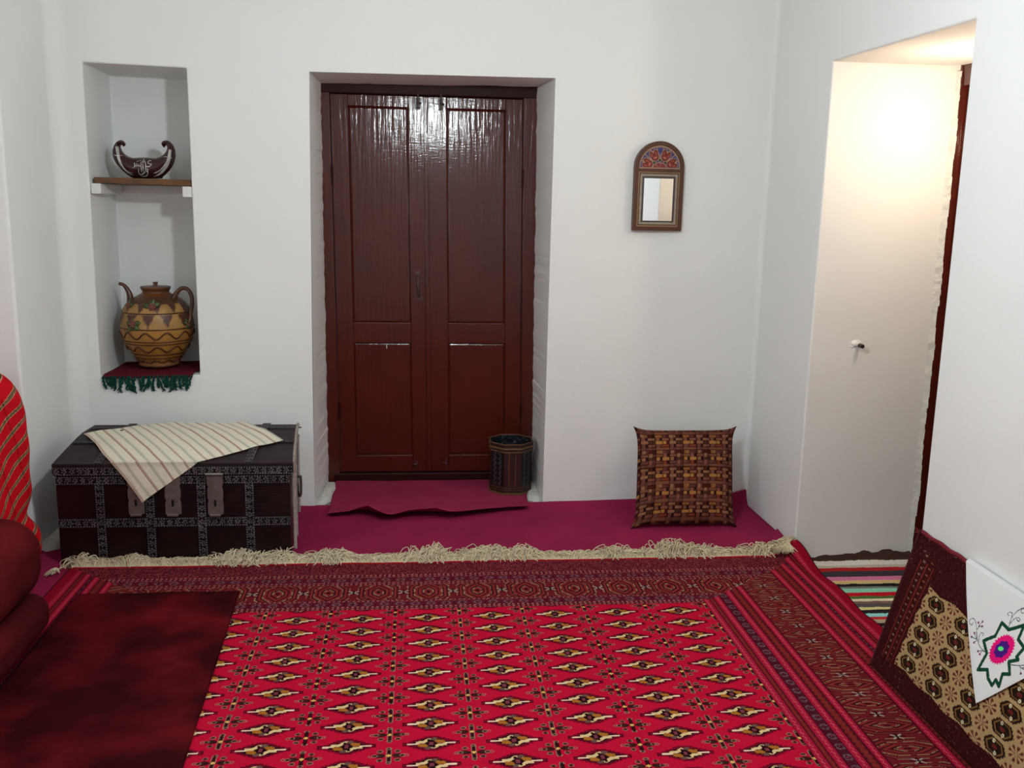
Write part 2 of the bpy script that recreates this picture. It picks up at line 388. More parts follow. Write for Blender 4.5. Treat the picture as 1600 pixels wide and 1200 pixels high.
# ================================================================== BROWN DOUBLE DOOR
def shear(o, k=.014):
    me = o.data
    for v in me.vertices: v.co.x += k*(1-v.co.z)
    return o
d1 = bpy.data.objects.new('door_1', None); COL.objects.link(d1); d1.location = (.07, DY, 0); struct(d1)
fr = MB().box(-.50, -.408, DY+.0, DY+.09, -.02, 2.07).box(.548, .66, DY+.0, DY+.09, -.02, 2.07)
fo = shear(fr.build('door_frame', DOOR, d1, bevel=.004))
hd = shear(MB().box(-.50, .66, DY-.002, DY+.09, 1.988, 2.07).build('door_head', DOOR_HEAD, d1, bevel=.006))
th = shear(MB().box(-.44, .60, DY-.004, DY+.07, 0, .058).build('door_sill', DOOR_HEAD, d1, bevel=.006))
def leaf(x0, p0, p1, x1, astragal):
    y0, y1 = DY+.012, DY+.05
    mb = MB()
    mb.box(x0, p0, y0, y1, .062, 1.985).box(p1, x1, y0, y1, .062, 1.985)
    mb.box(p0, p1, y0, y1, .062, .152).box(p0, p1, y0, y1, .751, .857).box(p0, p1, y0, y1, 1.930, 1.985)
    lf = shear(mb.build('door_leaf', DOOR, d1, bevel=.003))
    for z0, z1 in ((.150, .753), (.855, 1.932)):
        # a flat field with a narrow sunk bevel round it
        v = [(p0-.002, y0+.016, z0), (p1+.002, y0+.016, z0), (p1+.002, y0+.016, z1), (p0-.002, y0+.016, z1)]
        i = .012; v += [(p0+i, y0+.012, z0+i), (p1-i, y0+.012, z0+i), (p1-i, y0+.012, z1-i), (p0+i, y0+.012, z1-i)]
        p = shear(mesh_obj('panel', v, [(0, 1, 5, 4), (1, 2, 6, 5), (2, 3, 7, 6), (3, 0, 4, 7), (4, 5, 6, 7)], DOOR, lf))
    return lf
lfL = leaf(-.406, -.322, -.026, .056, False)
lfR = leaf(.058, .164, .461, .546, True)
ag = shear(MB().box(.050, .072, DY-.002, DY+.02, .064, 1.983).build('astragal', DOOR, lfR, bevel=.004))
def at_door(px, py, dy=0.): p = onY(px, py, DY+dy); return p
def bolt(px, pyt, pyb, parent):
    a = at_door(px, pyt); b = at_door(px, pyb); x = (a[0]+b[0])/2
    mb = MB().box(x-.013, x+.013, DY+.006, DY+.012, b[2], a[2]-.01)
    mb.tube([(x, DY-.004, b[2]+.005), (x, DY-.004, a[2]+.012)], .006)
    mb.box(x-.012, x+.012, DY-.008, DY+.006, b[2]+.05, b[2]+.058).box(x-.012, x+.012, DY-.008, DY+.006, b[2]+.01, b[2]+.018)
    mb.tube([(x, DY-.006, b[2]+.03), (x+.016, DY-.022, b[2]+.03)], .004)
    return mb.build('slide_bolt', IRON, parent, bevel=.001)
bolt(653, 150, 171, lfL); bolt(689, 150, 173, lfR)
def staple(px, py, parent, s=1):
    a = at_door(px, py); x, z = a[0], a[2]
    mb = MB().tube(smooth_path([(x-.016*s, DY+.012, z), (x-.012*s, DY-.012, z+.002), (x+.008*s, DY-.014, z+.002), (x+.014*s, DY+.012, z-.002)], 5), .0028)
    mb.box(x+.004, x+.012, DY+.004, DY+.013, z-.02, z+.016)
    return mb.build('hook', IRON, parent)
staple(649, 725, lfL); staple(695, 723, lfR, -1)
a, b = at_door(653, 428), at_door(655, 465)
mb = MB().tube(smooth_path([(a[0], DY+.012, a[2]-.004), (a[0], DY-.012, a[2]-.012), (a[0]+.001, DY-.026, (a[2]+b[2])/2), (b[0], DY-.012, b[2]+.012), (b[0], DY+.012, b[2]+.002)], 6), [.004]*6+[.0065]*13+[.004]*6)
mb.box(a[0]-.010, a[0]+.010, DY+.006, DY+.0125, a[2]-.010, a[2]+.012).box(b[0]-.010, b[0]+.010, DY+.006, DY+.0125, b[2]-.012, b[2]+.010)
mb.tube([(b[0]+.004, DY+.008, b[2]+.004), (b[0]+.022, DY+.004, b[2]-.004), (b[0]+.026, DY+.010, b[2]-.016)], .0028)
mb.build('handle', IRON, lfL, smooth=False)
MB().box(at_door(604, 543)[0]-.0015, at_door(604, 543)[0]+.0015, DY+.016, DY+.0245, .722, .742).build('paint_chip', WHITE_PAINT, lfL)
for z in (.35, 1.55):
    for x, L in ((-.407, lfL), (.547, lfR)):
        xs = x+.014*(1-z); MB().tube([(xs, DY+.004, z), (xs, DY+.004, z+.09)], .007).build('hinge', DOOR_HEAD, L)
for o in list(d1.children): o.matrix_parent_inverse = Matrix.Translation(d1.location).inverted()

# side doorway: brown frame and leaf at the back of the right-hand recess
d2 = bpy.data.objects.new('door_2', None); COL.objects.link(d2); d2.location = (RD, 3.4, -.09); struct(d2)
P = np.zeros((2, 61, 3)); zz = np.linspace(-.09, 2.07, 61)
mbf = MB().box(RD+.0, RD+.14, RE+.028, RE+.10, -.09, 2.085).box(RD+.005, RD+.09, RN-.05, RN+.05, -.09, 2.085).box(RD+.005, RD+.09, RN, RE+.028, 1.99, 2.085)
mbf.build('door_frame', DOOR, d2, bevel=.004)
mbl = MB().box(RD+.03, RD+.07, RN+.052, RN+.15, -.07, 1.985).box(RD+.03, RD+.07, RE-.075, RE+.026, -.07, 1.985)
for z0, z1 in ((-.07, .06), (.72, .83), (1.86, 1.985)): mbl.box(RD+.03, RD+.07, RN+.15, RE-.075, z0, z1)
l2 = mbl.build('door_leaf', DOOR, d2, bevel=.003)
MB().box(RD+.045, RD+.055, RN+.15, RE-.075, .06, .72).build('panel', DOOR, l2)
MB().box(RD+.045, RD+.055, RN+.15, RE-.075, .83, 1.86).build('panel', DOOR, l2)
for o in list(d2.children): o.matrix_parent_inverse = Matrix.Translation(d2.location).inverted()
# broken plaster edge where the cheek meets that frame
mb = MB(); r = np.random.default_rng(5); n = 90
for k in range(n):
    z0 = -.08+2.13*k/n; z1 = -.08+2.13*(k+1)/n
    w0 = .008+.014*vnoise(np.array(z0*9.), np.array(0.), 3)+.007*r.random(); 
    mb.add([(RD-.012-.4*w0, RE+.0385, z0), (RD-.008+w0*.6, RE+.026, z0), (RD-.008+w0*.6, RE+.026, z1), (RD-.012-.4*w0, RE+.0385, z1)], [(3, 2, 1, 0)])
struct(mb.build('trim_7', PLASTER_ROUGH, smooth=False))

# ================================================================== LAMPS
lp = thing('pendant_lamp', 'lit bare bulb hanging on a short cord from the middle of the ceiling', 'lamp', (BULB[0], BULB[1], ZC))
mb = MB().sphere(*BULB, .060, n=20, m=14); mb.build('bulb', EMIT, lp, smooth=True)
MB().tube([(BULB[0], BULB[1], BULB[2]+.055), (BULB[0], BULB[1], BULB[2]+.11)], .018, 12).build('socket', SOCKET, lp)
MB().tube([(BULB[0], BULB[1], BULB[2]+.10), (BULB[0], BULB[1], ZC)], .004, 6).build('cord', SOCKET, lp)
settle(lp)
lp = thing('doorway_lamp', 'small warm bulb hanging under the soffit of the side doorway', 'lamp', (SIDE_BULB[0], SIDE_BULB[1], 2.06))
MB().sphere(*SIDE_BULB, .035, n=20, m=14).build('bulb', EMIT_WARM, lp, smooth=True)
MB().tube([(SIDE_BULB[0], SIDE_BULB[1], SIDE_BULB[2]+.033), (SIDE_BULB[0], SIDE_BULB[1], SIDE_BULB[2]+.06)], .013, 12).build('socket', SOCKET, lp)
MB().tube([(SIDE_BULB[0], SIDE_BULB[1], SIDE_BULB[2]+.05), (SIDE_BULB[0], SIDE_BULB[1], 2.062)], .003, 6).build('cord', SOCKET, lp)
settle(lp)

# ================================================================== FLOOR CARPETS
def sstep(a, b, x): t = np.clip((x-a)/(b-a), 0, 1); return t*t*(3-2*t)
# fitted carpet, turned up where it meets the far and right walls
xs = np.linspace(LX-.3, RX-.004, 260); 
ys = np.r_[np.linspace(BY+.05, 3.4, 30), np.linspace(3.42, 4.50, 90), np.linspace(4.503, 4.536, 14)]
XX, YY = np.meshgrid(xs, ys, indexing='ij')
turn = np.interp(xs, [-1.6, -.5, -.46, .63, .66, .95, 1.2, 1.5, 1.62, 1.66], [.012, .012, .014, .018, .020, .026, .030, .034, .06, .072])
turn = turn+(.004*(fbm(xs*6, xs*0, 3)-.5))
Z = .001+.006*fbm(XX*2.2, YY*2.2, 9)*sstep(3.7, 4.2, YY)+turn[:, None]*np.clip((YY-4.49)/.045, 0, 1)**1.6
yw = YY-np.clip((YY-4.50), 0, 1)*.15
side = np.clip((XX-(RX-.05))/.045, 0, 1)**1.5*np.interp(YY, [3.85, 3.9, 4.0, 4.09, 4.10, 4.5], [.0, .012, .012, .020, .004, .0])
Z = Z+side
# left of the chest the carpet stops at the recess, so trim the mesh there
cxm = (XX[:-1, :-1]+XX[1:, 1:])/2; cym = (YY[:-1, :-1]+YY[1:, 1:])/2
mask = ~((cxm < LX+.004) & ((cym > 3.96) | (cym < .92)))
fc = grid_obj('fitted_carpet', np.stack([XX, yw, Z], -1), CARPET, mask=mask, solid=.004)
tag(fc, 'plain fuchsia red carpet covering the floor and curling up against the far wall', 'carpet')
# separate worn piece lying in the doorway, its near edge lifted in waves
u = np.linspace(0, 1, 160); v = np.linspace(0, 1, 50)
U, Vv = np.meshgrid(u, v, indexing='ij')
edge_px = [(512, 801), (530, 801), (560, 799), (580, 804), (605, 809), (640, 803), (680, 804), (705, 806), (745, 799), (790, 793), (826, 790)]
near = np.array([onZ(a, b, .03)[:2] for a, b in edge_px])
nx = np.interp(u, np.linspace(0, 1, len(near)), near[:, 0]); ny = np.interp(u, np.linspace(0, 1, len(near)), near[:, 1])
k3 = np.ones(9)/9; ny = np.convolve(np.pad(ny, 4, mode='edge'), k3, 'valid')
fxl = np.interp(v, [0, .25, .3, 1], [0, 0, 0, 0])
xn = nx[:, None]*(1-Vv)+(-.418+1.00*U)*Vv
xn = np.where(Vv > .22, np.clip(xn, -.44+.02*Vv, .585-.01*Vv), xn)
yn = ny[:, None]*(1-Vv)+(DY-.006)*Vv+(fbm(U*6, U*0, 4)-.5)*.012*(Vv > .9)
lift = np.interp(u, [0, .15, .28, .34, .42, .6, .75, 1], [.006, .010, .030, .022, .014, .026, .014, .006])
zn = .018+1.8*lift[:, None]*np.exp(-(Vv/.08)**2)+.004*fbm(U*8, Vv*5, 12)
dc = grid_obj('doorway_carpet', np.stack([xn, yn, zn], -1), CARPET_LIGHT, solid=.004)
tag(dc, 'worn pinkish red carpet piece lying in the threshold of the brown double door', 'carpet')

# ================================================================== THE LARGE PATTERNED RUG
FIELD = A(176, 16, 46, 1.0); MAROON = A(72, 8, 26); DARK = A(44, 12, 18); CREAM = A(200, 172, 124); GOLD = A(150, 92, 34)
STRIPE = A(146, 22, 50); BRICK = A(112, 34, 30); DBAND = A(70, 20, 34); GREYB = A(86, 66, 58)
def rug_color(X, Y):
    C = np.empty(X.shape+(3,)); C[:] = FIELD
    sym = .148                                      # rug centre line
    XM = np.where(X < sym, 2*sym-X, X)              # borders are mirrored left to right
    # ---- field motifs
    inF = (XM < 1.088) & (Y < 3.322) & (Y > .25)
    a, b = .2317, .1019
    Xr = X-.0006*(3.25-Y); 
    cu = (Xr+.4201)/a; cv = (3.2462-Y+.0097*X)/b
    du = (cu-np.round(cu))*a; dv = -(cv-np.round(cv))*b
    uu = du/.080; vv = dv/.0370
    au = np.abs(uu); av = np.abs(vv)
    H = np.select([au < .22, au < .36, au < .50, au < .64, au < .78, au < 1.0], [1.0, .86, .70, .54, .38, .24], 0)
    m = inF & (av < H); C[m] = MAROON
    m2 = inF & (av < H-.13) & (au < .95); C[m2] = A(112, 12, 36)
    m3 = inF & (av < H-.26) & (au < .80); C[m3] = A(30, 8, 16)
    m4 = inF & (np.abs(vv) < .085) & (au > .42) & (au < .84); C[m4] = A(222, 184, 160)
    def pt(poly, col, s=1):
        for sg in (1, -1):
            mm = inF & inpoly(uu*sg, vv*sg, poly); C[mm] = col
    pt([(-.54, .03), (-.26, .03), (-.12, .26), (-.14, .48), (-.34, .34), (-.54, .30)], CREAM)
    pt([(-.26, .36), (-.20, .56), (-.08, .70), (.04, .68), (.05, .54), (-.02, .48), (-.04, .58), (-.10, .60), (-.16, .48), (-.18, .36)], CREAM)
    pt([(-.46, -.02), (-.22, -.02), (-.10, -.36), (-.20, -.52), (-.46, -.36)], GOLD)
    pt([(-.20, -.46), (-.04, -.40), (.02, -.62), (-.10, -.80), (-.22, -.70)], A(92, 70, 62))
    mm = inF & (au < .07) & (av < .22); C[mm] = A(110, 50, 60)
    # ---- cross motifs, offset half a repeat
    du = (cu+.5-np.round(cu+.5))*a; dv = -(cv+.5-np.round(cv+.5))*b
    uu = du/.054; vv = dv/.036; au = np.abs(uu); av = np.abs(vv)
    BE = A(128, 98, 82)
    m = inF & (au < .13) & (av < .92); C[m] = BE
    m = inF & (au < .10) & (av < .90); C[m] = DARK
    m = inF & (np.hypot(au, (av-.90)*.8) < .15) & (av > .78); C[m] = BE
    m = inF & (np.hypot(au, (av-.92)*.8) < .08) & (av > .78); C[m] = DARK
    m = inF & (np.hypot(au-.44, av*.9) < .27); C[m] = A(58, 26, 26)
    for cx_, cy_ in ((.44, .58), (.70, 0)):
        m = inF & (np.hypot((au-cx_), (av-cy_)*.8) < .16); C[m] = BE
        m = inF & (np.hypot((au-cx_), (av-cy_)*.8) < .115); C[m] = A(64, 26, 28)
    m = inF & (np.hypot(au-.90, av*.7) < .12); C[m] = BE
    m = inF & (np.hypot(au-.90, av*.7) < .075); C[m] = FIELD
    m = inF & (au < .40) & (av < .07); C[m] = DARK
    m = inF & (au+av*.8 < .15); C[m] = A(206, 160, 90)
    # ---- side borders: bands along the length
    def hexband(p, q, msk):                          # p along the band (period 1), q across (-.5 to .5)
        C[msk] = A(98, 24, 32)
        pp = np.abs(p-np.round(p)); qq = np.abs(q)
        m_ = np.maximum(pp*2.1, pp*1.3+qq*.85)
        dash = (np.floor((p*17+q*9)) % 3) > 0
        for lo, hi, col, dd in ((.0, .08, DARK, 0), (.10, .15, A(130, 40, 38), 0), (.18, .22, CREAM*.45, 1), (.22, .29, A(54, 16, 22), 0), (.32, .38, A(126, 44, 36), 0), (.40, .45, A(54, 16, 22), 0), (.48, .54, A(124, 40, 36), 0), (.56, .60, CREAM*.45, 1), (.60, .66, A(54, 18, 22), 0), (.69, .74, A(120, 44, 38), 0), (.77, .82, A(58, 20, 24), 0), (.86, .90, CREAM*.4, 1)):
            s = msk & (m_ > lo) & (m_ < hi)
            if dd: s &= dash
            C[s] = col
        ps = .5-pp                                    # little star between the hexagons
        C[msk & (np.hypot(ps*1.0, qq*.9) < .12)] = A(112, 22, 36)
        C[msk & (np.minimum(ps, qq) < .025) & (np.maximum(ps, qq) < .15)] = DARK
        C[msk & (np.abs(ps-qq) < .028) & (np.hypot(ps, qq) < .14) & (np.hypot(ps, qq) > .035)] = A(150, 140, 130)
    def floral(p, q, msk, base=DBAND):
        C[msk] = base
        pp = np.abs(p-np.round(p)); s = np.hypot(pp, q*.8)
        C[msk & (s < .30) & (s > .17) & ((np.floor(p*14+q*9) % 3) != 0)] = A(100, 82, 88)
        C[msk & (s < .06)] = A(150, 60, 60)
        C[msk & (np.abs(np.abs(p*2-np.round(p*2))-.02) < .03) & (np.abs(q) < .32)] = A(46, 14, 22)
    def stripe(c, hw=.013):
        w = np.abs(XM-c)
        msk = side & (w < hw); C[msk] = STRIPE
        C[msk & (w < .0035) & (np.floor(Y/.007+XM*300) % 3 == 0)] = A(196, 84, 84)
        C[side & (w >= hw) & (w < hw+.006)] = A(74, 10, 26)
    def herring(lo, hi, base=BRICK):
        msk = side & (XM > lo) & (XM < hi); C[msk] = base
        t = (XM-lo)/(hi-lo); C[msk & (np.abs(t-.5) > .2) & ((np.floor(Y/.012+np.abs(t-.5)*2) % 2) == 0)] = A(64, 26, 26)
    diag = (3.322-Y) > (XM-1.088)*.86-.0           # far border runs across between the mitred side bands
    side = (XM >= 1.088) & ((Y < 3.35) | (XM-1.088 > (Y-3.322)*1.25))
    C[side] = A(100, 14, 34)
    herring(1.115, 1.135); floral((Y+.0)/.052, (XM-1.182)/.038, side & (XM > 1.163) & (XM < 1.198)); herring(1.225, 1.255)
    hexband((Y-.02)/.121, (XM-1.37)/.165, side & (XM > 1.287) & (XM < 1.452))
    herring(1.485, 1.518); floral(Y/.052, (XM-1.554)/.034, side & (XM > 1.546) & (XM < 1.562)); herring(1.588, 1.606)
    for c in (1.103, 1.150, 1.211, 1.270, 1.470, 1.533, 1.576, 1.620): stripe(c, .012)
    C[side & (XM > 1.632)] = A(128, 12, 34)
    # ---- far border
    farb = (Y >= 3.322) & ~side
    C[farb] = A(84, 20, 32)
    speck = np.random.default_rng(3).random(X.shape)
    hb = farb & (Y > 3.412) & (Y < 3.548)
    C[farb & (speck > .82)] = A(150, 70, 74); C[farb & (speck < .22)] = A(52, 12, 22)
    fl_ = farb & (Y > 3.352) & (Y < 3.392); floral(X/.058, (Y-3.372)/.042, fl_, A(84, 20, 34))
    fl_ = farb & (Y > 3.585) & (Y < 3.62); floral(X/.058, (Y-3.603)/.04, fl_, A(84, 20, 34))
    hexband((X-.049)/.189-.0, (Y-3.48)/.138, hb)
    for yc in (3.33, 3.346, 3.40, 3.556, 3.574, 3.634, 3.65):
        s = farb & (np.abs(Y-yc) < .0032)
        C[s] = A(70, 12, 26); C[s & (np.floor(X/.009) % 2 == 0)] = A(150, 92, 88)
    C[(Y > 3.772)] = A(150, 12, 30)
    C *= (1+.16*(np.random.default_rng(4).random(X.shape)-.5))[..., None]
    w = fbm(X*1.7, Y*1.7, 77); C *= (.93+.14*w)[..., None]
    return np.clip(C, 0, 1)
RGX0, RGX1, RGY1 = -1.374, 1.664, 3.792
xs = np.linspace(RGX0, RGX1, 1250); ys = np.r_[np.linspace(.0, 2.0, 170, endpoint=False), np.linspace(2.0, RGY1, 620)]
XX, YY = np.meshgrid(xs, ys, indexing='ij')
CC = rug_color(XX, YY)
def rug_z(X, Y):
    z = .010+.003*fbm(X*3, Y*3, 40)
    z = z+.042*sstep(1.56, 1.665, X)*sstep(3.50, 3.80, Y)
    z = z+.006*np.sin(Y*19)*sstep(1.60, 1.66, X)
    return z
XS = XX-.012*sstep(2.9, 2.0, YY)*0
wob = .006*(fbm(YY*3, YY*0, 50)-.5)*sstep(.9, 1, (XX-RGX0)/(RGX1-RGX0))
ywob = .012*(fbm(XX*3.2, XX*0, 60)-.5)*sstep(3.6, 3.79, YY)+.070*sstep(1.50, 1.64, XX)*sstep(3.2, 3.79, YY)
PP = np.stack([XS+wob+.022*sstep(1.55, 1.665, XX)*sstep(3.4, 3.8, YY)*0, YY+ywob, rug_z(XX, YY)], -1)
rug = thing('patterned_rug', 'large crimson hand-knotted rug with rows of small medallions and wide borders', 'rug', (.15, 2.0, 0))
rb = grid_obj('rug_pile', PP, PILE, rug, cols=CC, solid=.007)
# side overcast edge
BIND = mat('rug_binding', tuple(A(40, 14, 24)), rough=.95, spec=.05, var=.2)
yy = np.linspace(.0, 3.79, 120)
for xe in (RGX0, RGX1):
    ye = yy+(.070*sstep(3.2, 3.79, yy) if xe > 0 else 0)
    MB().tube(np.stack([np.full(120, xe), ye, rug_z(np.full(120, xe), yy)-.003], -1), .004, 6).build('bound_edge', BIND, rug, smooth=True)
# cotton fringe at the far end: hundreds of tangled strands
mb = MB(); r = np.random.default_rng(21)
def edgeY(x): return RGY1+.070*float(sstep(1.50, 1.64, np.array(x)))+.012*(fbm(np.array([x*3.2]), np.array([0.]), 60)[0]-.5)
for k in range(2600):
    x = RGX0+(RGX1-RGX0)*(k+r.random())/2600
    y0 = edgeY(x)
    clump = math.sin(x*17+1.3)+math.sin(x*7.3)+.8*math.sin(x*31)
    z0 = float(rug_z(np.array([x]), np.array([3.79]))[0])
    dirx = (1 if r.random() < (.5+.22*clump) else -1)
    L = r.uniform(.035, .085); n = 6
    pts = [(x, y0-.004, z0-.002)]
    hgt = r.uniform(.006, .028)*(1.0+.35*clump if clump > 0 else .7)
    amp = r.uniform(.012, .075)*(1+.25*clump if clump > 0 else .70)
    for j in range(1, n):
        t = j/(n-1)
        px_ = x+dirx*L*t*r.uniform(.6, 1.1); py_ = y0+amp*math.sin(t*math.pi*r.uniform(.55, 1.05))
        pz_ = z0*(1-t)+.006+hgt*math.sin(t*math.pi)+r.uniform(0, .004)
        px_ = min(max(px_, RGX0-.05), 1.655)
        pts.append((px_, py_, pz_))
    mb.tube(smooth_path(pts, 3), .0021, 3, cap=False)
for k in range(420):
    x = RGX0+(RGX1-.15-RGX0)*r.random(); 
    if math.sin(x*17+1.3)+math.sin(x*7.3)+.8*math.sin(x*31) < .4: continue
    y0 = edgeY(x); d_ = r.normal(0, .022); L = r.uniform(.012, .036)
    q = [(x, y0+.012, .018), (x+d_*.5, y0, .026+.008*r.random()), (x+d_, y0-L*.6, .020), (x+d_*1.3+.008*r.normal(), y0-L, .014)]
    mb.tube(smooth_path(q, 3), .0019, 3, cap=False)
for (x, y, s) in ((-1.40, 3.74, .06), (-.545, 3.84, .05)):   # knotted tufts
    for k in range(46):
        a = r.uniform(0, 2*math.pi) if x > -1 else r.uniform(2.3, 4.0)
        e = r.uniform(.3, 1.)
        q = [(x, y, .01), (x+s*.4*math.cos(a)*e, y+s*.35*math.sin(a)*e, .02+(.03*e if x > -1 else .008)), (x+s*math.cos(a)*e, y+s*.8*math.sin(a)*e, .006+(.055*r.random() if x > -1 else .004))]
        mb.tube(smooth_path(q, 4), .0018, 3, cap=False)
for k in range(90):                                   # the tassel standing at the right corner
    t = r.random(); q = [(1.640+.008*r.normal(), 3.865, .060+.004*r.normal()), (1.625-.03*t, 3.84-.01*t, .046), (1.625-.09*t+.012*r.normal(), 3.80-.05*r.random(), .030+.010*r.random())]
    mb.tube(smooth_path(q, 4), .0018, 3, cap=False)
fo = mb.build('fringe', COTTON, rug, smooth=True)
settle(rug)

# ================================================================== RAG RUNNER IN THE SIDE DOORWAY
def zy(cy): return float(onZ(1360, 780+cy/4.284, -.050)[1])
st = [(350, 400, (62, 44, 38)), (400, 430, (206, 204, 196)), (430, 447, (180, 168, 158)), (447, 470, (160, 30, 34)), (470, 503, (58, 52, 58)), (503, 530, (196, 112, 150)), (530, 553, (198, 172, 122)), (553, 575, (30, 26, 28)), (575, 587, (110, 112, 108)), (587, 612, (134, 196, 172)), (612, 635, (178, 18, 36)), (635, 653, (74, 104, 48)), (653, 674, (212, 206, 176)), (674, 690, (120, 92, 86)), (690, 711, (84, 78, 78)), (711, 731, (206, 200, 140)), (731, 756, (38, 34, 36)), (756, 779, (140, 206, 208)), (779, 799, (178, 44, 46)), (799, 820, (176, 158, 130)), (820, 842, (34, 30, 30)), (842, 862, (214, 190, 196)), (862, 885, (40, 34, 36))]
e0 = [zy(q[0]) for q in st]; e1 = [zy(q[1]) for q in st]
xs = np.linspace(RX-.04, RD-.01, 220); ys = np.linspace(RN+.03, 3.925, 460)
XX, YY = np.meshgrid(xs, ys, indexing='ij')
wav = YY+.010*(fbm(XX*9, YY*2, 5)-.47)+.004*(vnoise(XX*60, YY*60, 8)-.5)
C = np.empty(XX.shape+(3,)); C[:] = A(60, 50, 50)
for (a_, b_, c_), y1, y0 in zip(st, e0, e1): C[(wav <= y1) & (wav > y0)] = A(*c_)
kk = 0
pal = [q[2] for q in st]
yb = min(e1); w = .022
for i in range(40):
    C[(wav <= yb) & (wav > yb-w)] = A(*pal[(i*7+2) % len(pal)]); yb -= w
C *= (.86+.28*np.random.default_rng(6).random(XX.shape))[..., None]
ridge = .003*np.abs(np.sin(YY*150))+.006*fbm(XX*6, YY*14, 2)
kz = -.061+ridge
kz = kz+.03*sstep(3.88, 3.925, YY)*(.4+fbm(XX*20, XX*0, 6))
kl = grid_obj('rag_runner', np.stack([XX, YY, kz], -1), FABRIC, cols=C, solid=.004)
tag(kl, 'multicoloured striped rag rug on the lower floor of the side doorway', 'rug')

# ================================================================== DARK RED FLOOR MAT AND BEDDING AT LEFT
c4 = [onZ(125, 934, .018), onZ(372, 930, .018), onZ(285, 1200, .018)]
u = np.linspace(0, 1, 90); v = np.linspace(0, 1, 130)
U, Vv = np.meshgrid(u, v, indexing='ij')
x1 = c4[1][0]+(c4[2][0]-c4[1][0])/(c4[1][1]-c4[2][1])*(c4[1][1]-(c4[1][1]+(1.2-c4[1][1])*Vv))
xm = -1.255*(1-U)+x1*U; ym = 3.512+(1.2-3.512)*Vv-.006*U
zm = .0135+.010*np.clip(1-(2*np.abs(U-.5))**30, 0, 1)*np.clip(1-(1-np.clip(Vv*12, 0, 1))**4, 0, 1)+.006*fbm(U*5, Vv*8, 15)
mt = grid_obj('floor_mat', np.stack([xm, ym, zm], -1), VELVET_MAT, solid=.008, flip=True)
tag(mt, 'thin dark wine-red velvet mat spread flat over the left of the patterned rug', 'mat')

def roundbox(x0, x1, y0, y1, z0, z1, r, R, m=14, warp=None, step=.03, na=9, zstep=None):
    cx_, cy_ = (x0+x1)/2, (y0+y1)/2; hz = (z1-z0)/2; R = min(R, hz); rows = []
    def loop(inset, z):
        rr = max(r-inset, .004); P = []
        ix0, ix1, iy0, iy1 = x0+r, x1-r, y0+r, y1-r
        nx_ = max(2, int((ix1-ix0)/step)); ny_ = max(2, int((iy1-iy0)/step))
        def arc(cx2, cy2, a0):
            for k in range(na): a_ = a0+math.pi/2*k/(na-1); P.append((cx2+rr*math.cos(a_), cy2+rr*math.sin(a_), z))
        arc(ix1, iy1, 0)
        for k in range(1, nx_): P.append((ix1+(ix0-ix1)*k/nx_, iy1+rr, z))
        arc(ix0, iy1, math.pi/2)
        for k in range(1, ny_): P.append((ix0-rr, iy1+(iy0-iy1)*k/ny_, z))
        arc(ix0, iy0, math.pi)
        for k in range(1, nx_): P.append((ix0+(ix1-ix0)*k/nx_, iy0-rr, z))
        arc(ix1, iy0, 1.5*math.pi)
        for k in range(1, ny_): P.append((ix1+rr, iy0+(iy1-iy0)*k/ny_, z))
        P.append(P[0]); return np.array(P)
    for q in (.0, .3, .6, .85):
        L = loop(R, z0); c = np.array([cx_, cy_, z0]); rows.append(c+(L-c)*q)
    for k in range(m+1): a_ = -math.pi/2+math.pi/2*k/m; rows.append(loop(R*(1-math.cos(a_)), z0+R+R*math.sin(a_)))
    nm = max(2, int((2*hz-2*R)/(zstep or step)))
    for k in range(1, nm): rows.append(loop(0, z0+R+(2*hz-2*R)*k/nm))
    for k in range(m+1): a_ = math.pi/2*k/m; rows.append(loop(R*(1-math.cos(a_)), z1-R+R*math.sin(a_)))
    for q in (.9, .8, .7, .6, .5, .4, .3, .2, .1, .0):
        L = loop(R, z1); c = np.array([cx_, cy_, z1+.0]); rows.append(c+(L-c)*q+np.array([0, 0, .10*R*(1-q)]))
    P = np.stack(rows, 1); return warp(P) if warp else P
def warp_b(seed, amp):
    def w(P):
        d = (fbm(P[..., 1]*5+P[..., 2]*3, P[..., 2]*9+P[..., 0]*4, seed)-.47)*amp
        c = P.mean((0, 1)); n = P-c; n /= np.linalg.norm(n, axis=-1)[..., None]+1e-9
        return P+n*d[..., None]
    return w
lo = grid_obj('floor_cushion', roundbox(-1.90, -1.236, 1.15, 3.262, .018, .150, .09, .055, 10, warp_b(3, .010)), VELVET)
tag(lo, 'lower of the two stacked long wine-red velvet cushions at the left wall', 'cushion', 'velvet cushions stacked at the left wall')
up = grid_obj('floor_cushion', roundbox(-1.92, -1.245, 1.15, 3.275, .146, .425, .13, .115, 16, warp_b(8, .016)), VELVET)
tag(up, 'upper plump wine-red velvet cushion lying on a flatter one at the left wall', 'cushion', 'velvet cushions stacked at the left wall')

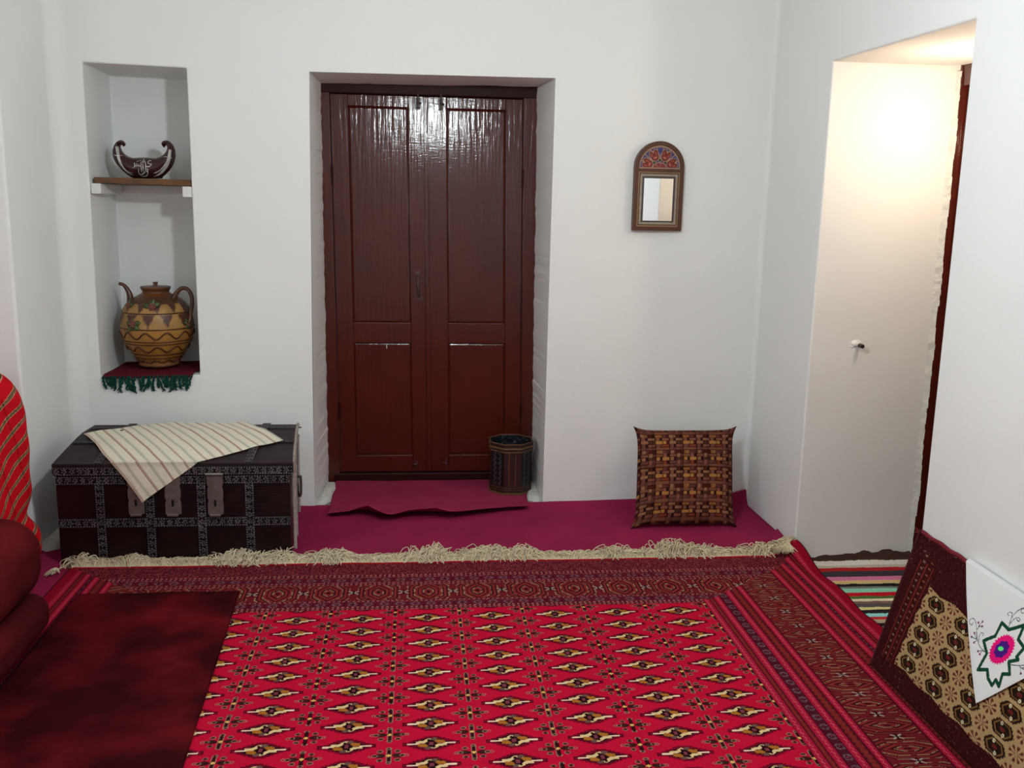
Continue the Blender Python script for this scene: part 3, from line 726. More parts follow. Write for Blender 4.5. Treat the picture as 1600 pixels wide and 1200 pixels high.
# bedding bundle under a red striped cloth
def red_cloth(P):
    Y, Z_, X = P[..., 1], P[..., 2], P[..., 0]
    C = np.empty(P.shape); C[:] = A(176, 6, 22, 1.3)
    s = Z_*1.0- .45*(Y-3.4) + .75*(X+1.6)*0 + .02*np.sin(Y*12)
    t = s/.062; w = np.abs(t-np.round(t))
    C[w < .085] = A(30, 34, 30); C[(w > .085) & (w < .135)] = A(186, 150, 112); C[w < .022] = A(150, 120, 90)
    t = (Y+.35*Z_)/.16; w = np.abs(t-np.round(t)); C[(w < .03)] *= .55
    return C
def bundle_warp(P):
    z = P[..., 2]; t = z/.79
    # two soft tiers, the waist at about z=.24
    k = 1-.05*np.exp(-((z-.25)/.05)**2)
    x = P[..., 0]; cx_ = -1.86
    x = cx_+(x-cx_)*k+.018*np.exp(-((z-.12)/.12)**2)*(x > cx_)
    y = P[..., 1]-.03*sstep(.60, .83, z)*(P[..., 1] > 3.5)
    x = x-.02*sstep(.5, .8, z)
    y = y-.03*np.exp(-((z-.25)/.05)**2)*(P[..., 1] > 3.5)
    fold = .005*np.sin(P[..., 1]*7+z*9)+.002*np.sin(z*40+P[..., 1]*20)
    return np.stack([x+fold*(x > cx_), y, z], -1)
P = roundbox(-2.16, -1.482, 2.4, 3.875, .004, .835, .15, .13, 70, bundle_warp, .007, 50, .0022)
bu = grid_obj('bedding_bundle', P, FABRIC, cols=red_cloth(P))
tag(bu, 'tall bundle of bedding under a bright red striped cloth in the left recess', 'bedding')

# ================================================================== STUDDED CHEST
CY0 = 3.855
PROF = np.array([(CY0, .418), (4.0, .443), (4.13, .457), (4.22, .463), (4.38, .458)])
CXL, CXR = -1.440, -.500
def cxr(y): return CXR-.085*(y-CY0)
ch = thing('studded_chest', 'old dark wooden chest with studded tin bands under the wall niche', 'chest', (-.97, 4.1, 0))
def prism(prof, x0f, x1f):                       # closed profile in (y,z) swept in x
    v = [(x0f(y), y, z) for y, z in prof]+[(x1f(y), y, z) for y, z in prof]; n = len(prof)
    return v, [tuple(range(n)), tuple(range(2*n-1, n-1, -1))]+[(i, i+n, (i+1) % n+n, (i+1) % n) for i in range(n)]
v, f = prism([(CY0, .006), (CY0, .375), (4.38, .375), (4.38, .006)], lambda y: CXL+.006, lambda y: cxr(y)-.012)
mesh_obj('chest_body', v, f, CHEST_WOOD, ch, bevel=.003)
v, f = prism([(CY0-.006, .380), (CY0-.008, .424)]+[tuple(q) for q in PROF[1:]]+[(4.385, .380)], lambda y: CXL-.002, lambda y: cxr(y)+.002)
lid = mesh_obj('lid', v, f, CHEST_LID, ch, bevel=.003)
def xf(px): return float(onY(px, 800, CY0)[0])
def zf(py): return float(onY(275, py, CY0)[2])
def stud_cols(S, T, W, seed):                    # S along, T across (0..W)
    C = np.empty(S.shape+(3,)); C[:] = A(16, 7, 9)
    TIN = A(112, 106, 108, 1.0); r = np.random.default_rng(seed)
    e = np.minimum(T, W-T)
    C[(np.abs(e-.004) < .0024) & ((S/.0105) % 1 < .55)] = TIN
    t = T/W-.5; s = (S/.030) % 1-.5; kidx = np.floor(S/.030)
    rad = np.hypot(s*.030, t*W); ang = np.arctan2(t*W, s*.030)
    petal = (rad < .0105) & (rad > .003) & (np.cos(ang*5+kidx*1.3) > -.1)
    C[petal & (np.abs(t) < .36)] = TIN*.9
    n = vnoise(S*260, T*260, seed); C[(n > .84) & (np.abs(t) < .36) & (rad > .010)] = TIN*.8
    C *= (.6+.6*vnoise(S*22, T*22, seed+3))[..., None]
    return C
def band_h(z0, z1, y, x0, x1, seed, parent, nm='tin_band'):
    W = z1-z0; s = np.arange(0, x1-x0, .0025); t = np.linspace(0, W, 15)
    S, T = np.meshgrid(s, t, indexing='ij')
    P = np.stack([x0+S, np.full(S.shape, y), z0+T], -1)
    return grid_obj(nm, P, STUD, parent, cols=stud_cols(S, T, W, seed), solid=.0015)
def band_v(xc, z0, z1, y, W, seed, parent):
    s = np.arange(0, z1-z0, .0025); t = np.linspace(0, W, 15)
    S, T = np.meshgrid(s, t, indexing='ij')
    P = np.stack([xc-W/2+T, np.full(S.shape, y), z0+S], -1)
    return grid_obj('tin_band', P, STUD, parent, cols=stud_cols(S, T, W, seed), solid=.0015, flip=True)
band_h(zf(741), zf(728.5), CY0-.0105, CXL, CXR, 1, lid)
band_h(zf(756), zf(743), CY0-.003, CXL+.008, CXR-.014, 2, ch)
band_h(zf(822.5), zf(808.5), CY0-.003, CXL+.008, CXR-.014, 3, ch)
VB = [157.8, 235.5, 315.8, 390.9]
for k, px in enumerate(VB):
    band_v(xf(px), .01, zf(755), CY0-.0055, .036, 10+k, ch)
    # the same band carried over the lid
    s = np.linspace(0, 1, 150); yy = CY0-.006+s*(4.37-CY0); zz = np.interp(yy, PROF[:, 0], PROF[:, 1])+.009
    t = np.linspace(0, .036, 15); S, T = np.meshgrid(s*.52, t, indexing='ij')
    P = np.stack([xf(px)-.018+T+0*S, yy[:, None]+0*T, zz[:, None]+0*T], -1)
    grid_obj('tin_band', P, STUD, lid, cols=stud_cols(S, T, .036, 20+k), solid=.0015, flip=True)
# inlaid lines across the lid
for y_, w_ in ((4.06, .014), (4.27, .012)):
    z_ = float(np.interp(y_, PROF[:, 0], PROF[:, 1])); z2 = float(np.interp(y_+w_*2, PROF[:, 0], PROF[:, 1]))
    s = np.arange(0, CXR-CXL-.02, .003); t = np.linspace(0, w_*2, 9); S, T = np.meshgrid(s, t, indexing='ij')
    P = np.stack([CXL+.01+S, y_+T, z_+(z2-z_)*T/(w_*2)+.006], -1)
    grid_obj('tin_band', P, STUD, lid, cols=stud_cols(S, T, w_*2, 31)*.7, solid=.001)
# hasps
def hasp(pxc, ptop, pbot, seed):
    x = xf(pxc); z1 = zf(ptop); z0 = zf(pbot); w = .031; n = 24; L_, R_ = [], []
    for i in range(n+1):
        t = i/n; z = z0+(z1-z0)*t
        k = 1-.16*max(math.exp(-((t-.355)/.03)**2), math.exp(-((t-.70)/.03)**2))
        L_.append((x-w*k, z)); R_.append((x+w*k, z))
    v = []; f = []
    for (a_, z), (b_, _) in zip(L_, R_): v += [(a_, CY0-.014, z), (b_, CY0-.014, z), (b_, CY0-.003, z), (a_, CY0-.003, z)]
    for i in range(n):
        q = 4*i
        for k in range(4): f.append((q+k, q+(k+1) % 4, q+4+(k+1) % 4, q+4+k))
    f += [(3, 2, 1, 0), (4*n, 4*n+1, 4*n+2, 4*n+3)]
    h = mesh_obj('hasp', v, f, STEEL, ch, bevel=.0012)
    MB().box(x-.005, x+.004, CY0-.0165, CY0-.0135, z0+.035, z0+.062).build('keyhole', BLACK_METAL, h)
    MB().box(x-.024, x+.020, CY0-.022, CY0-.010, z0-.007, z0+.001).build('catch', STEEL, h, bevel=.001)
    return h
hasp(215.0, 742, 801, 1); hasp(272.3, 741, 802, 2)
h3 = hasp(338.3, 742, 803, 3)
MB().tube([(xf(338.3)-.034, CY0-.016, zf(740)), (xf(338.3)+.034, CY0-.016, zf(740))], .006, 10).build('hinge', STEEL, h3)
# right-hand end: edging straps and a drop handle
for yq in (CY0+.01, CY0+.16, 4.34):
    pth = [(cxr(yq)+.004, yq, .05), (cxr(yq)+.004, yq, .37), (cxr(yq)+.006, yq, .42)]
    MB().tube(pth, .007, 6).build('edge_strap', STITCH, ch)
pth = [(cxr(y_)+.005, y_, z_+.002) for y_, z_ in PROF]
MB().tube(pth, .007, 6).build('edge_strap', STITCH, lid)
hx = cxr(4.10)
mb = MB().tube([(hx+.0, 4.06, .27), (hx+.017, 4.06, .27)], .006, 8).tube([(hx+.0, 4.17, .27), (hx+.017, 4.17, .27)], .006, 8)
mb.tube(smooth_path([(hx+.014, 4.06, .272), (hx+.016, 4.065, .22), (hx+.018, 4.115, .20), (hx+.016, 4.165, .22), (hx+.014, 4.17, .272)], 5), .005, 8)
mb.build('drop_handle', DARK_STEEL, ch, smooth=True)
settle(ch)

# ---- cream striped cloth laid cornerwise over the chest
def prof_pt(s):                                   # arc position -> (y,z); s<0 runs down the front
    seg = np.r_[0, np.cumsum(np.hypot(np.diff(PROF[:, 0]), np.diff(PROF[:, 1])))]
    y = np.interp(s, seg, PROF[:, 0]); z = np.interp(s, seg, PROF[:, 1])
    dn = s < 0
    y = np.where(dn, CY0-.013-.005*np.clip(-s/.1, 0, 1), y); z = np.where(dn, .424+s, z)
    rr = np.exp(-(s/.012)**2)
    return y-.004*rr, z+.008+.003*rr
segL = np.r_[0, np.cumsum(np.hypot(np.diff(PROF[:, 0]), np.diff(PROF[:, 1])))]
def lid_xs(px, py):
    best = None
    for k in range(len(PROF)-1):
        (ya, za), (yb, zb) = PROF[k], PROF[k+1]; n_ = np.array([0, -(zb-za), yb-ya]); q = hit(px, py, n_, n_@np.array([0, ya, za]))
        if ya-.02 <= q[1] <= yb+.02: best = (q[0], segL[k]+math.hypot(q[1]-ya, q[2]-za))
    return best or (hit(px, py, (0, 0, 1), .462)[0], .42)
Acn = np.array(lid_xs(131, 681)); Ccn = np.array(lid_xs(443, 691))
q = onY(222, 788, CY0-.015); Bcn = np.array([q[0], q[2]-.424])
Dcn = Acn+Ccn-Bcn
nu, nv = 420, 420
u = np.linspace(0, 1, nu); v = np.linspace(0, 1, nv); U, Vv = np.meshgrid(u, v, indexing='ij')   # u: A->B, v: across towards C
XS2 = Acn[0]+(Bcn[0]-Acn[0])*U+(Dcn[0]-Acn[0])*Vv; SS = Acn[1]+(Bcn[1]-Acn[1])*U+(Dcn[1]-Acn[1])*Vv
XS2 = XS2+.006*np.sin(U*9+Vv*3)*(Vv < .03); SS = SS+.004*(fbm(U*8, Vv*8, 3)-.5)
cy_, cz_ = prof_pt(SS)
ripple = .004*fbm(U*7, Vv*9, 8)+.003*np.maximum(0, np.sin((U*.7+Vv)*22))*fbm(U*4, Vv*4, 5)
cy_ = np.where(SS < 0, cy_-ripple, cy_); cz_ = np.where(SS >= 0, cz_+ripple, cz_)
over = SS > segL[-1]; cz_ = np.where(over, .464-(SS-segL[-1]), cz_); cy_ = np.where(over, 4.395, cy_)
C = np.empty(U.shape+(3,)); C[:] = A(208, 202, 182, 1.15)
ph = (Vv*8.6+.30) % 1
for lo_, hi_ in ((.325, .350), (.372, .396), (.418, .440)): C[(ph > lo_) & (ph < hi_)] = A(134, 58, 52)
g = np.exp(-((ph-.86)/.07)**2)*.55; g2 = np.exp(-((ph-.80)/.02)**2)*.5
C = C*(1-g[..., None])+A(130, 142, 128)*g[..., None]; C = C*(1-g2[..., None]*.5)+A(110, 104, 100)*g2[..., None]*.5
C *= (.95+.1*np.random.default_rng(9).random(U.shape))[..., None]
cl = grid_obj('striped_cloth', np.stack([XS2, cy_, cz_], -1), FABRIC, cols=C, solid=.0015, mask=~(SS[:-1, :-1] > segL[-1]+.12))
tag(cl, 'cream cloth with thin red stripes laid cornerwise over the dark chest lid', 'cloth')

# ================================================================== NICHE: SHELF, BOWL, RUNNER, JUG
sh = thing('wall_shelf', 'narrow brown wooden shelf on white supports inside the wall niche', 'shelf', (-1.22, 4.7, 1.53))
zl, zr = 1.556, 1.552
mb = MB(); v = []
for y in (4.565, 4.90):
    v += [(-1.437, y, zl-.026), (-1.008, y, zr-.028), (-1.008, y, zr), (-1.437, y, zl)]
mb.add(v, [(0, 1, 2, 3), (7, 6, 5, 4), (0, 4, 5, 1), (3, 2, 6, 7), (0, 3, 7, 4), (1, 5, 6, 2)])
mb.build('board', WOOD, sh, bevel=.002)
MB().box(-1.4475, -1.405, 4.548, 4.90, zl-.074, zl-.028).build('support', WHITE_PAINT, sh, bevel=.004)
MB().box(-1.05, -1.0075, 4.548, 4.90, zr-.078, zr-.030).build('support', WHITE_PAINT, sh, bevel=.004)
MB().box(-1.405, -1.0, 4.88, 4.915, zl-.07, zl-.03).build('support', WHITE_PAINT, sh, bevel=.004)
settle(sh)

BYc = 4.70
def bo(a, b): q = onY(165+a/13.333, 210+b/13.333, BYc); return (q[0], q[2])
outer = [(585, 905), (480, 850), (380, 770), (290, 680), (215, 590), (170, 490), (150, 390), (155, 310), (180, 230), (215, 170), (265, 125), (325, 108), (375, 130), (405, 170), (408, 215), (385, 245), (360, 235), (345, 212), (318, 215), (310, 245), (320, 290), (350, 345), (395, 395), (450, 435), (520, 465), (590, 478), (830, 470), (1020, 482), (1090, 470), (1160, 440), (1215, 400), (1260, 350), (1285, 290), (1280, 240), (1262, 218), (1245, 235), (1225, 265), (1195, 250), (1172, 210), (1172, 165), (1195, 130), (1245, 112), (1310, 125), (1365, 165), (1410, 225), (1440, 300), (1455, 380), (1455, 460), (1435, 550), (1400, 640), (1340, 730), (1270, 810), (1190, 875), (1130, 912)]
outl = np.array([bo(*q) for q in outer]); sp = smooth_path(np.vstack([outl, outl[:1]]), 4)[:-1]
zb = zr+.003; sp[:, 1] += (1.5555-sp[:, 1].min())
def bowl_y(x, z):
    x = np.atleast_1d(np.asarray(x, float)); z = np.atleast_1d(np.asarray(z, float))
    d = polyd(x, z, [tuple(q) for q in sp[::2]], True); D = .050
    t = np.clip(d/D, 0, 1); return .055*np.sqrt(np.clip(1-(1-t)**2, 0, 1))
from mathutils import geometry
pts = [Vector(q) for q in sp]; n0 = len(pts)
gx, gz = np.meshgrid(np.arange(sp[:, 0].min(), sp[:, 0].max(), .005), np.arange(sp[:, 1].min(), sp[:, 1].max(), .005), indexing='ij')
gx = gx.ravel(); gz = gz.ravel(); ins = inpoly(gx, gz, [tuple(q) for q in sp]); gx, gz = gx[ins], gz[ins]
dd = polyd(gx, gz, [tuple(q) for q in sp], True); kx = dd > .0022; gx, gz = gx[kx], gz[kx]
pts += [Vector((a_, b_)) for a_, b_ in zip(gx, gz)]
vo, eo, fo_, _, _, _ = geometry.delaunay_2d_cdt(pts, [], [list(range(n0))], 1, 1e-6)
vo = np.array([tuple(q) for q in vo]); yy = bowl_y(vo[:, 0], vo[:, 1]); nV = len(vo)
bdry = polyd(vo[:, 0], vo[:, 1], [tuple(q) for q in sp], True) < 1e-5; yy = np.where(bdry, .002, yy)
VV = [(x, BYc-y, z) for (x, z), y in zip(vo, yy)]+[(x, BYc+y, z) for (x, z), y in zip(vo, yy)]
FF = [tuple(q) for q in fo_]+[tuple(i+nV for i in q[::-1]) for q in fo_]+[(i, (i+1) % n0, (i+1) % n0+nV, i+nV) for i in range(n0)]
bw = thing('crescent_bowl', 'dark brown crescent-shaped dervish bowl with silver lettering on the niche shelf', 'bowl', (-1.25, BYc, 1.555))
mesh_obj('bowl_body', VV, FF, BOWL, bw, smooth=True, merge=True)
DZ = 1.5555-outl[:, 1].min()
def on_bowl(a, b):                                # a point of the bowl's curved front, found along its own sight line
    y = BYc
    for _ in range(5):
        q = onY(165+a/13.333, 210+b/13.333, y); y = BYc-float(bowl_y(q[0], q[2]+DZ)[0])
    return (q[0], q[2]+DZ)
def ribbon(strokes, name, m, off=.0034):
    mb = MB()
    for st_, w in strokes:
        P = np.array([on_bowl(*q) for q in st_])
        if len(P) > 2: P = smooth_path(P, 5)
        K = len(P); W_ = np.interp(np.linspace(0, 1, K), np.linspace(0, 1, len(w)), w)*.000128
        T = np.gradient(P, axis=0); T /= np.linalg.norm(T, axis=1)[:, None]+1e-9; Nn = np.stack([-T[:, 1], T[:, 0]], -1)
        L_ = P+Nn*W_[:, None]; R_ = P-Nn*W_[:, None]
        v = []
        for A_, B_ in zip(L_, R_):
            ya = bowl_y([A_[0], P[len(v)//4][0], B_[0]], [A_[1], P[len(v)//4][1], B_[1]])
            pm = P[len(v)//4]
            v += [(A_[0], BYc-ya[0]-off, A_[1]), (pm[0], BYc-ya[1]-off-.0008, pm[1]), (B_[0], BYc-ya[2]-off, B_[1]), (pm[0], BYc-ya[1]+.001, pm[1])]
        f = []
        for i in range(K-1):
            a_ = 4*i
            f += [(a_, a_+4, a_+5, a_+1), (a_+1, a_+5, a_+6, a_+2), (a_+2, a_+6, a_+7, a_+3), (a_+3, a_+7, a_+4, a_)]
        mb.add(v, f)
    return mb.build(name, m, bw, smooth=False)
ribbon([
    ([(955, 545), (935, 535), (905, 545), (885, 575), (905, 602), (955, 605)], [8, 14, 16, 16, 14, 12]),
    ([(965, 600), (940, 640), (900, 662), (855, 660), (835, 640)], [8, 16, 18, 16, 14]),
    ([(822, 540), (835, 600), (838, 660)], [8, 14, 14]),
    ([(840, 660), (835, 720), (850, 760), (880, 755), (885, 725), (862, 712), (838, 735)], [12, 12, 14, 14, 12, 12, 8]),
    ([(885, 760), (880, 820), (850, 860), (790, 868), (740, 850), (720, 825)], [12, 15, 16, 16, 14, 6]),
    ([(790, 500), (805, 525), (800, 565), (770, 570), (775, 540), (800, 545)], [8, 12, 12, 10, 8, 6]),
    ([(775, 590), (785, 680), (788, 760)], [8, 14, 12]),
    ([(740, 620), (748, 700), (752, 780)], [6, 12, 12]),
    ([(695, 700), (690, 760), (705, 815), (745, 830), (790, 815), (810, 780), (800, 745)], [8, 12, 15, 16, 15, 12, 6]),
    ([(742, 560), (742, 610), (735, 645), (700, 650), (690, 610)], [8, 12, 14, 14, 8]),
    ([(690, 640), (665, 650), (650, 620), (648, 590)], [12, 14, 10, 6]),
    ([(648, 650), (612, 645), (608, 600), (595, 580)], [14, 16, 12, 6]),
    ([(615, 645), (600, 668), (570, 690)], [14, 14, 4]),
    ([(655, 556), (690, 548)], [10, 10]), ([(712, 540), (738, 530)], [9, 9]),
    ([(780, 800), (820, 790), (835, 760)], [10, 12, 8]),
], 'lettering', SILVER)
ribbon([([(235, 245), (262, 400), (285, 520), (325, 620), (385, 710), (470, 790), (585, 850)], [34, 40, 42, 40, 32, 20, 6]),
        ([(310, 520), (345, 620), (410, 720), (490, 780), (575, 800)], [8, 10, 12, 10, 5]),
        ([(180, 415), (215, 432), (262, 438), (310, 432), (360, 430)], [10, 12, 12, 12, 4])], 'left_crescent_inlay', SILVER)
ribbon([([(1350, 310), (1330, 440), (1305, 560), (1262, 660), (1190, 760), (1110, 830), (1005, 880)], [36, 44, 48, 44, 36, 24, 6]),
        ([(1265, 560), (1215, 650), (1140, 735), (1060, 785), (1000, 800)], [8, 12, 14, 12, 5]),
        ([(1215, 465), (1262, 455), (1315, 478), (1360, 482), (1400, 485)], [10, 12, 12, 14, 5])], 'right_crescent_inlay', SILVER)
for o in bw.children: o.name = o.name.replace('left_crescent', 'crescent').replace('right_crescent', 'crescent')
settle(bw)

# ---- small dark red runner under the jug, green tassels over the ledge
rn = thing('niche_runner', 'small dark red woven runner with green tassels on the niche floor', 'runner', (-1.23, 4.6, .655))
fl_, fr_ = onY(159, 583, WY-.006), onY(301, 585, WY-.006)
u = np.linspace(0, 1, 70); w_ = np.linspace(0, 1, 50); U, Wd = np.meshgrid(u, w_, indexing='ij')
xl = fl_[0]+(-1.437-fl_[0])*np.clip(Wd*3, 0, 1); xr = fr_[0]+(-1.009-fr_[0])*np.clip((Wd-.18)*6, 0, 1)
X = xl*(1-U)+xr*U; Y = (WY-.012)+(4.905-WY)*Wd; Z_ = .657+.008*U+.003*fbm(U*9, Wd*9, 3)
frt = np.clip(1-Wd*9, 0, 1); Z_ = Z_-.016*frt**2+.0
Z_ = Z_+.001
C = np.empty(U.shape+(3,)); C[:] = A(88, 16, 30, 1.0); C *= (.8+.4*np.random.default_rng(2).random(U.shape))[..., None]
grid_obj('woven_cloth', np.stack([X, Y, Z_], -1), FABRIC, rn, cols=C, solid=.003)
mb = MB(); r = np.random.default_rng(12); NT = 34
for k in range(NT):
    x0 = fl_[0]+(fr_[0]-fl_[0])*(k+.5)/NT+.004*r.normal(); L = r.uniform(.055, .085)*(.75 if k < 5 else 1.)
    x1 = x0+.012*r.normal()
    for j in range(4):
        ph = r.uniform(0, 6); q = []
        for t in np.linspace(0, 1, 9):
            q.append((x0+(x1-x0)*t+.0035*math.sin(t*16+ph)+.004*r.normal()*t, WY-.014-.004*math.cos(t*16+ph)+.004*t, .652+.008*k/NT-L*t*r.uniform(.93, 1.0)))
        mb.tube(q, [.0031]*6+[.0028, .0022, .0014], 5)
mb.build('tassels', GREEN_WOOL, rn, smooth=True)
settle(rn)

# ---- clay jug
JX, JY, JZ = -1.237, 4.735, .668
jug = thing('clay_jug', 'round ochre clay jug with spout, handle, wavy bands and clay roses in the niche', 'jug', (JX, JY, JZ))
rc = [(1120, 190), (1105, 222), (1085, 236), (1050, 245), (1000, 280), (950, 312), (900, 350), (850, 378), (800, 402), (700, 430), (600, 438), (500, 425), (420, 400), (360, 365), (310, 318), (280, 275), (255, 228), (232, 190), (215, 164), (200, 158), (185, 163), (165, 176), (148, 180), (140, 174), (150, 150), (160, 110)]
zj = lambda yc: JZ+(1120-yc)*.000392
prof = smooth_path([(r_*.000385, zj(y_)) for y_, r_ in rc], 4)
n = 160; th = np.linspace(0, 2*np.pi, n+1); R_, T_ = np.meshgrid(prof[:, 0], th, indexing='ij'); Zj, _ = np.meshgrid(prof[:, 1], th, indexing='ij')
P = np.stack([JX+R_*np.cos(T_), JY+R_*np.sin(T_), Zj], -1)
C = np.empty(P.shape); C[:] = A(150, 104, 44, 1.1)
yc = 1120-(Zj-JZ)/.000392
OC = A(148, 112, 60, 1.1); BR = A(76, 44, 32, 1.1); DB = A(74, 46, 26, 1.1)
C[yc < 640] = OC
# front faces -Y: angle measured from there
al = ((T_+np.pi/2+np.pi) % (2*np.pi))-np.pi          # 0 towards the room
k1 = (yc < 600) & (yc > 440); ph = (al/.52+.5) % 1; tri = np.abs(ph-.5)*2
C[k1 & (tri < (600-yc)/160*.75)] = BR
k2 = (yc <= 430) & (yc > 330); ph = (al/.52+.0) % 1; tri = np.abs(ph-.5)*2
C[k2 & (tri < (430-yc)/100*.6)] = BR
C[yc <= 330] = DB
C[(yc < 250)] = A(92, 54, 24, 1.1)
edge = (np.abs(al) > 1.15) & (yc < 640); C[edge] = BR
C[(yc > 1030)] = A(136, 92, 52, 1.2)
C *= (.85+.3*fbm(T_*3, Zj*30, 5))[..., None]
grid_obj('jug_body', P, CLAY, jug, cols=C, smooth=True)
def rad_at(z): 
    return float(np.interp(z, prof[:, 1][:100], prof[:, 0][:100]))
def coil(yc_, amp, period, rt, seed=0, ph=0.):
    q = []
    for t in np.linspace(0, 2*math.pi, 200):
        aa = t-math.pi/2; y2 = yc_-amp*math.cos((t-ph)*2*math.pi/period)
        z = zj(y2); r_ = rad_at(z)+.001; q.append((JX+r_*math.cos(aa), JY+r_*math.sin(aa), z))
    MB().tube(q, rt, 6, cap=False).build('clay_coil', CLAY_LINE, jug, smooth=True)
for y_ in (435, 622, 775, 808, 940, 985): coil(y_, 0, 1, .0030)
coil(1095, 0, 1, .0035)
coil(700, 38, 2*math.pi/11, .0042, ph=-.08); coil(870, 32, 2*math.pi/10, .0042, ph=.22); coil(1030, 17, 2*math.pi/11, .0036, ph=.1)
# lid and knob
MB().lathe([(0.001, zj(125)), (.030, zj(128)), (.050, zj(140)), (.060, zj(152)), (.061, zj(160))], JX, JY, 40).build('jug_lid', CLAY_DARK, jug, smooth=True)
MB().lathe([(.001, zj(85)), (.012, zj(86)), (.0125, zj(92)), (.009, zj(115)), (.012, zj(135))], JX, JY, 20).build('knob', CLAY_DARK, jug, smooth=True)
def jw(a, b, y=JY): q = onY(175+a/7.742, 430+b/7.742, y); return (q[0], y, q[2])
sp_ = [jw(225, 360, JY-.03), jw(222, 300, JY-.03), jw(212, 230, JY-.03), jw(180, 165, JY-.03), jw(140, 118, JY-.03), jw(85, 98, JY-.03)]
q = smooth_path(sp_, 6); MB().tube(q, np.interp(np.linspace(0, 1, len(q)), [0, .3, .8, 1], [.0165, .0145, .0085, .0085]), 16).build('spout', CLAY_DARK, jug, smooth=True)
hp = [jw(745, 290, JY-.04), jw(775, 225, JY-.04), jw(820, 172, JY-.04), jw(870, 155, JY-.04), jw(925, 180, JY-.04), jw(962, 250, JY-.045), jw(970, 340, JY-.05), jw(958, 430, JY-.06), jw(945, 520, JY-.075), jw(925, 580, JY-.085)]
q = smooth_path(hp, 6); MB().tube(q, np.interp(np.linspace(0, 1, len(q)), [0, .2, .8, 1], [.015, .0095, .0095, .007]), 14).build('handle', CLAY_DARK, jug, smooth=True)
def rose(a, b):
    p0 = onY(175+a/7.742, 430+b/7.742, JY)[[0, 2]]
    # find surface depth
    z = p0[1]; r_ = rad_at(z); 
    for _ in range(3):
        dx = np.clip(p0[0]-JX, -r_*.97, r_*.97); y = JY-math.sqrt(r_*r_-dx*dx); qq = onY(175+a/7.742, 430+b/7.742, y); p0 = qq[[0, 2]]; r_ = rad_at(qq[2])
    nrm = np.array([dx/r_, -math.sqrt(max(0, 1-(dx/r_)**2)), .25]); nrm /= np.linalg.norm(nrm)
    return np.array([p0[0], y, p0[1]]), nrm
for (a, b, s, seed) in ((485, 390, 1.35, 1), (255, 595, 1.35, 2), (205, 372, 1.15, 3), (915, 590, .8, 4)):
    c, nn = rose(a, b); t1 = np.cross(nn, (0, 0, 1.)); t1 /= np.linalg.norm(t1); t2 = np.cross(t1, nn); r = np.random.default_rng(seed)
    lf = MB(); nl = 5
    for k in range(nl):
        ang = 2*math.pi*k/nl+r.uniform(0, .5); d_ = (math.cos(ang)*t1+math.sin(ang)*t2); side_ = np.cross(nn, d_)
        L = .026*s; w2 = .011*s; v = []; 
        for i, (tt_, ww) in enumerate(((.25, .3), (.6, 1.), (.9, .75), (1.15, .05))):
            base = c+d_*L*tt_+nn*(.004-.010*tt_*s*.4)
            v += [base-side_*w2*ww, base+nn*.003, base+side_*w2*ww, base-nn*.004]
        f = []
        for i in range(3):
            for k2 in range(4): f.append((4*i+k2, 4*i+(k2+1) % 4, 4*i+4+(k2+1) % 4, 4*i+4+k2))
        lf.add(v, f)
    lf.build('clay_leaves', CLAY_LEAF, jug, smooth=True)
    rs = MB()
    for ring, nr in ((.010, 6), (.005, 4)):
        for k in range(nr):
            ang = 2*math.pi*k/nr; q = c+nn*(.005+.003*(ring < .008))+(math.cos(ang)*t1+math.sin(ang)*t2)*ring*s; rs.sphere(*q, .0048*s, n=8, m=6)
    rs.sphere(*(c+nn*.009), .004*s, n=8, m=6)
    rs.build('clay_rose', CLAY_ROSE, jug, smooth=True)
settle(jug)

# ================================================================== ARCHED MIRROR
MXc, MZ0 = 1.134, 1.362; Wm, Hm = .238, .412
mr = thing('arched_mirror', 'small arched wall mirror with painted flower panel above the glass', 'mirror', (MXc, WY-.004, MZ0))
YAWM = math.radians(1.95)
def arch_outline(hw, z0, ztop, n=28, inset=0.):
    zc = ztop-hw; P = [(-hw, z0), (hw, z0), (hw, zc)]
    for k in range(1, n): a_ = math.pi*k/n; P.append((hw*math.cos(a_), zc+hw*math.sin(a_)))
    P.append((-hw, zc)); return P
yf = -.022
o = arch_outline(Wm/2, 0, Hm); n = len(o)
mesh_obj('back_board', [(x, yf+.004, z) for x, z in o]+[(x, 0, z) for x, z in o], [tuple(range(n)), tuple(range(2*n-1, n-1, -1))]+[(i, i+n, (i+1) % n+n, (i+1) % n) for i in range(n)], FRAME_WOOD, mr)
def ring(out, inn, y0, y1, name, m):
    n = len(out); v = [(x, y0, z) for x, z in out]+[(x, y0, z) for x, z in inn]+[(x, y1, z) for x, z in out]+[(x, y1, z) for x, z in inn]; f = []
    for i in range(n):
        j = (i+1) % n; f += [(i, j, j+n, i+n), (i, i+2*n, j+2*n, j), (i+n, j+n, j+3*n, i+3*n)]
    return mesh_obj(name, v, f, m, mr, bevel=.0015)
b_ = .019
ring(o, arch_outline(Wm/2-b_, b_, Hm-b_), yf-.006, yf+.006, 'frame', FRAME_WOOD)
ztyp = .286
MB().box(-Wm/2+b_, Wm/2-b_, yf-.006, yf+.006, ztyp-.014, ztyp).build('crossbar', FRAME_WOOD, mr, bevel=.001)
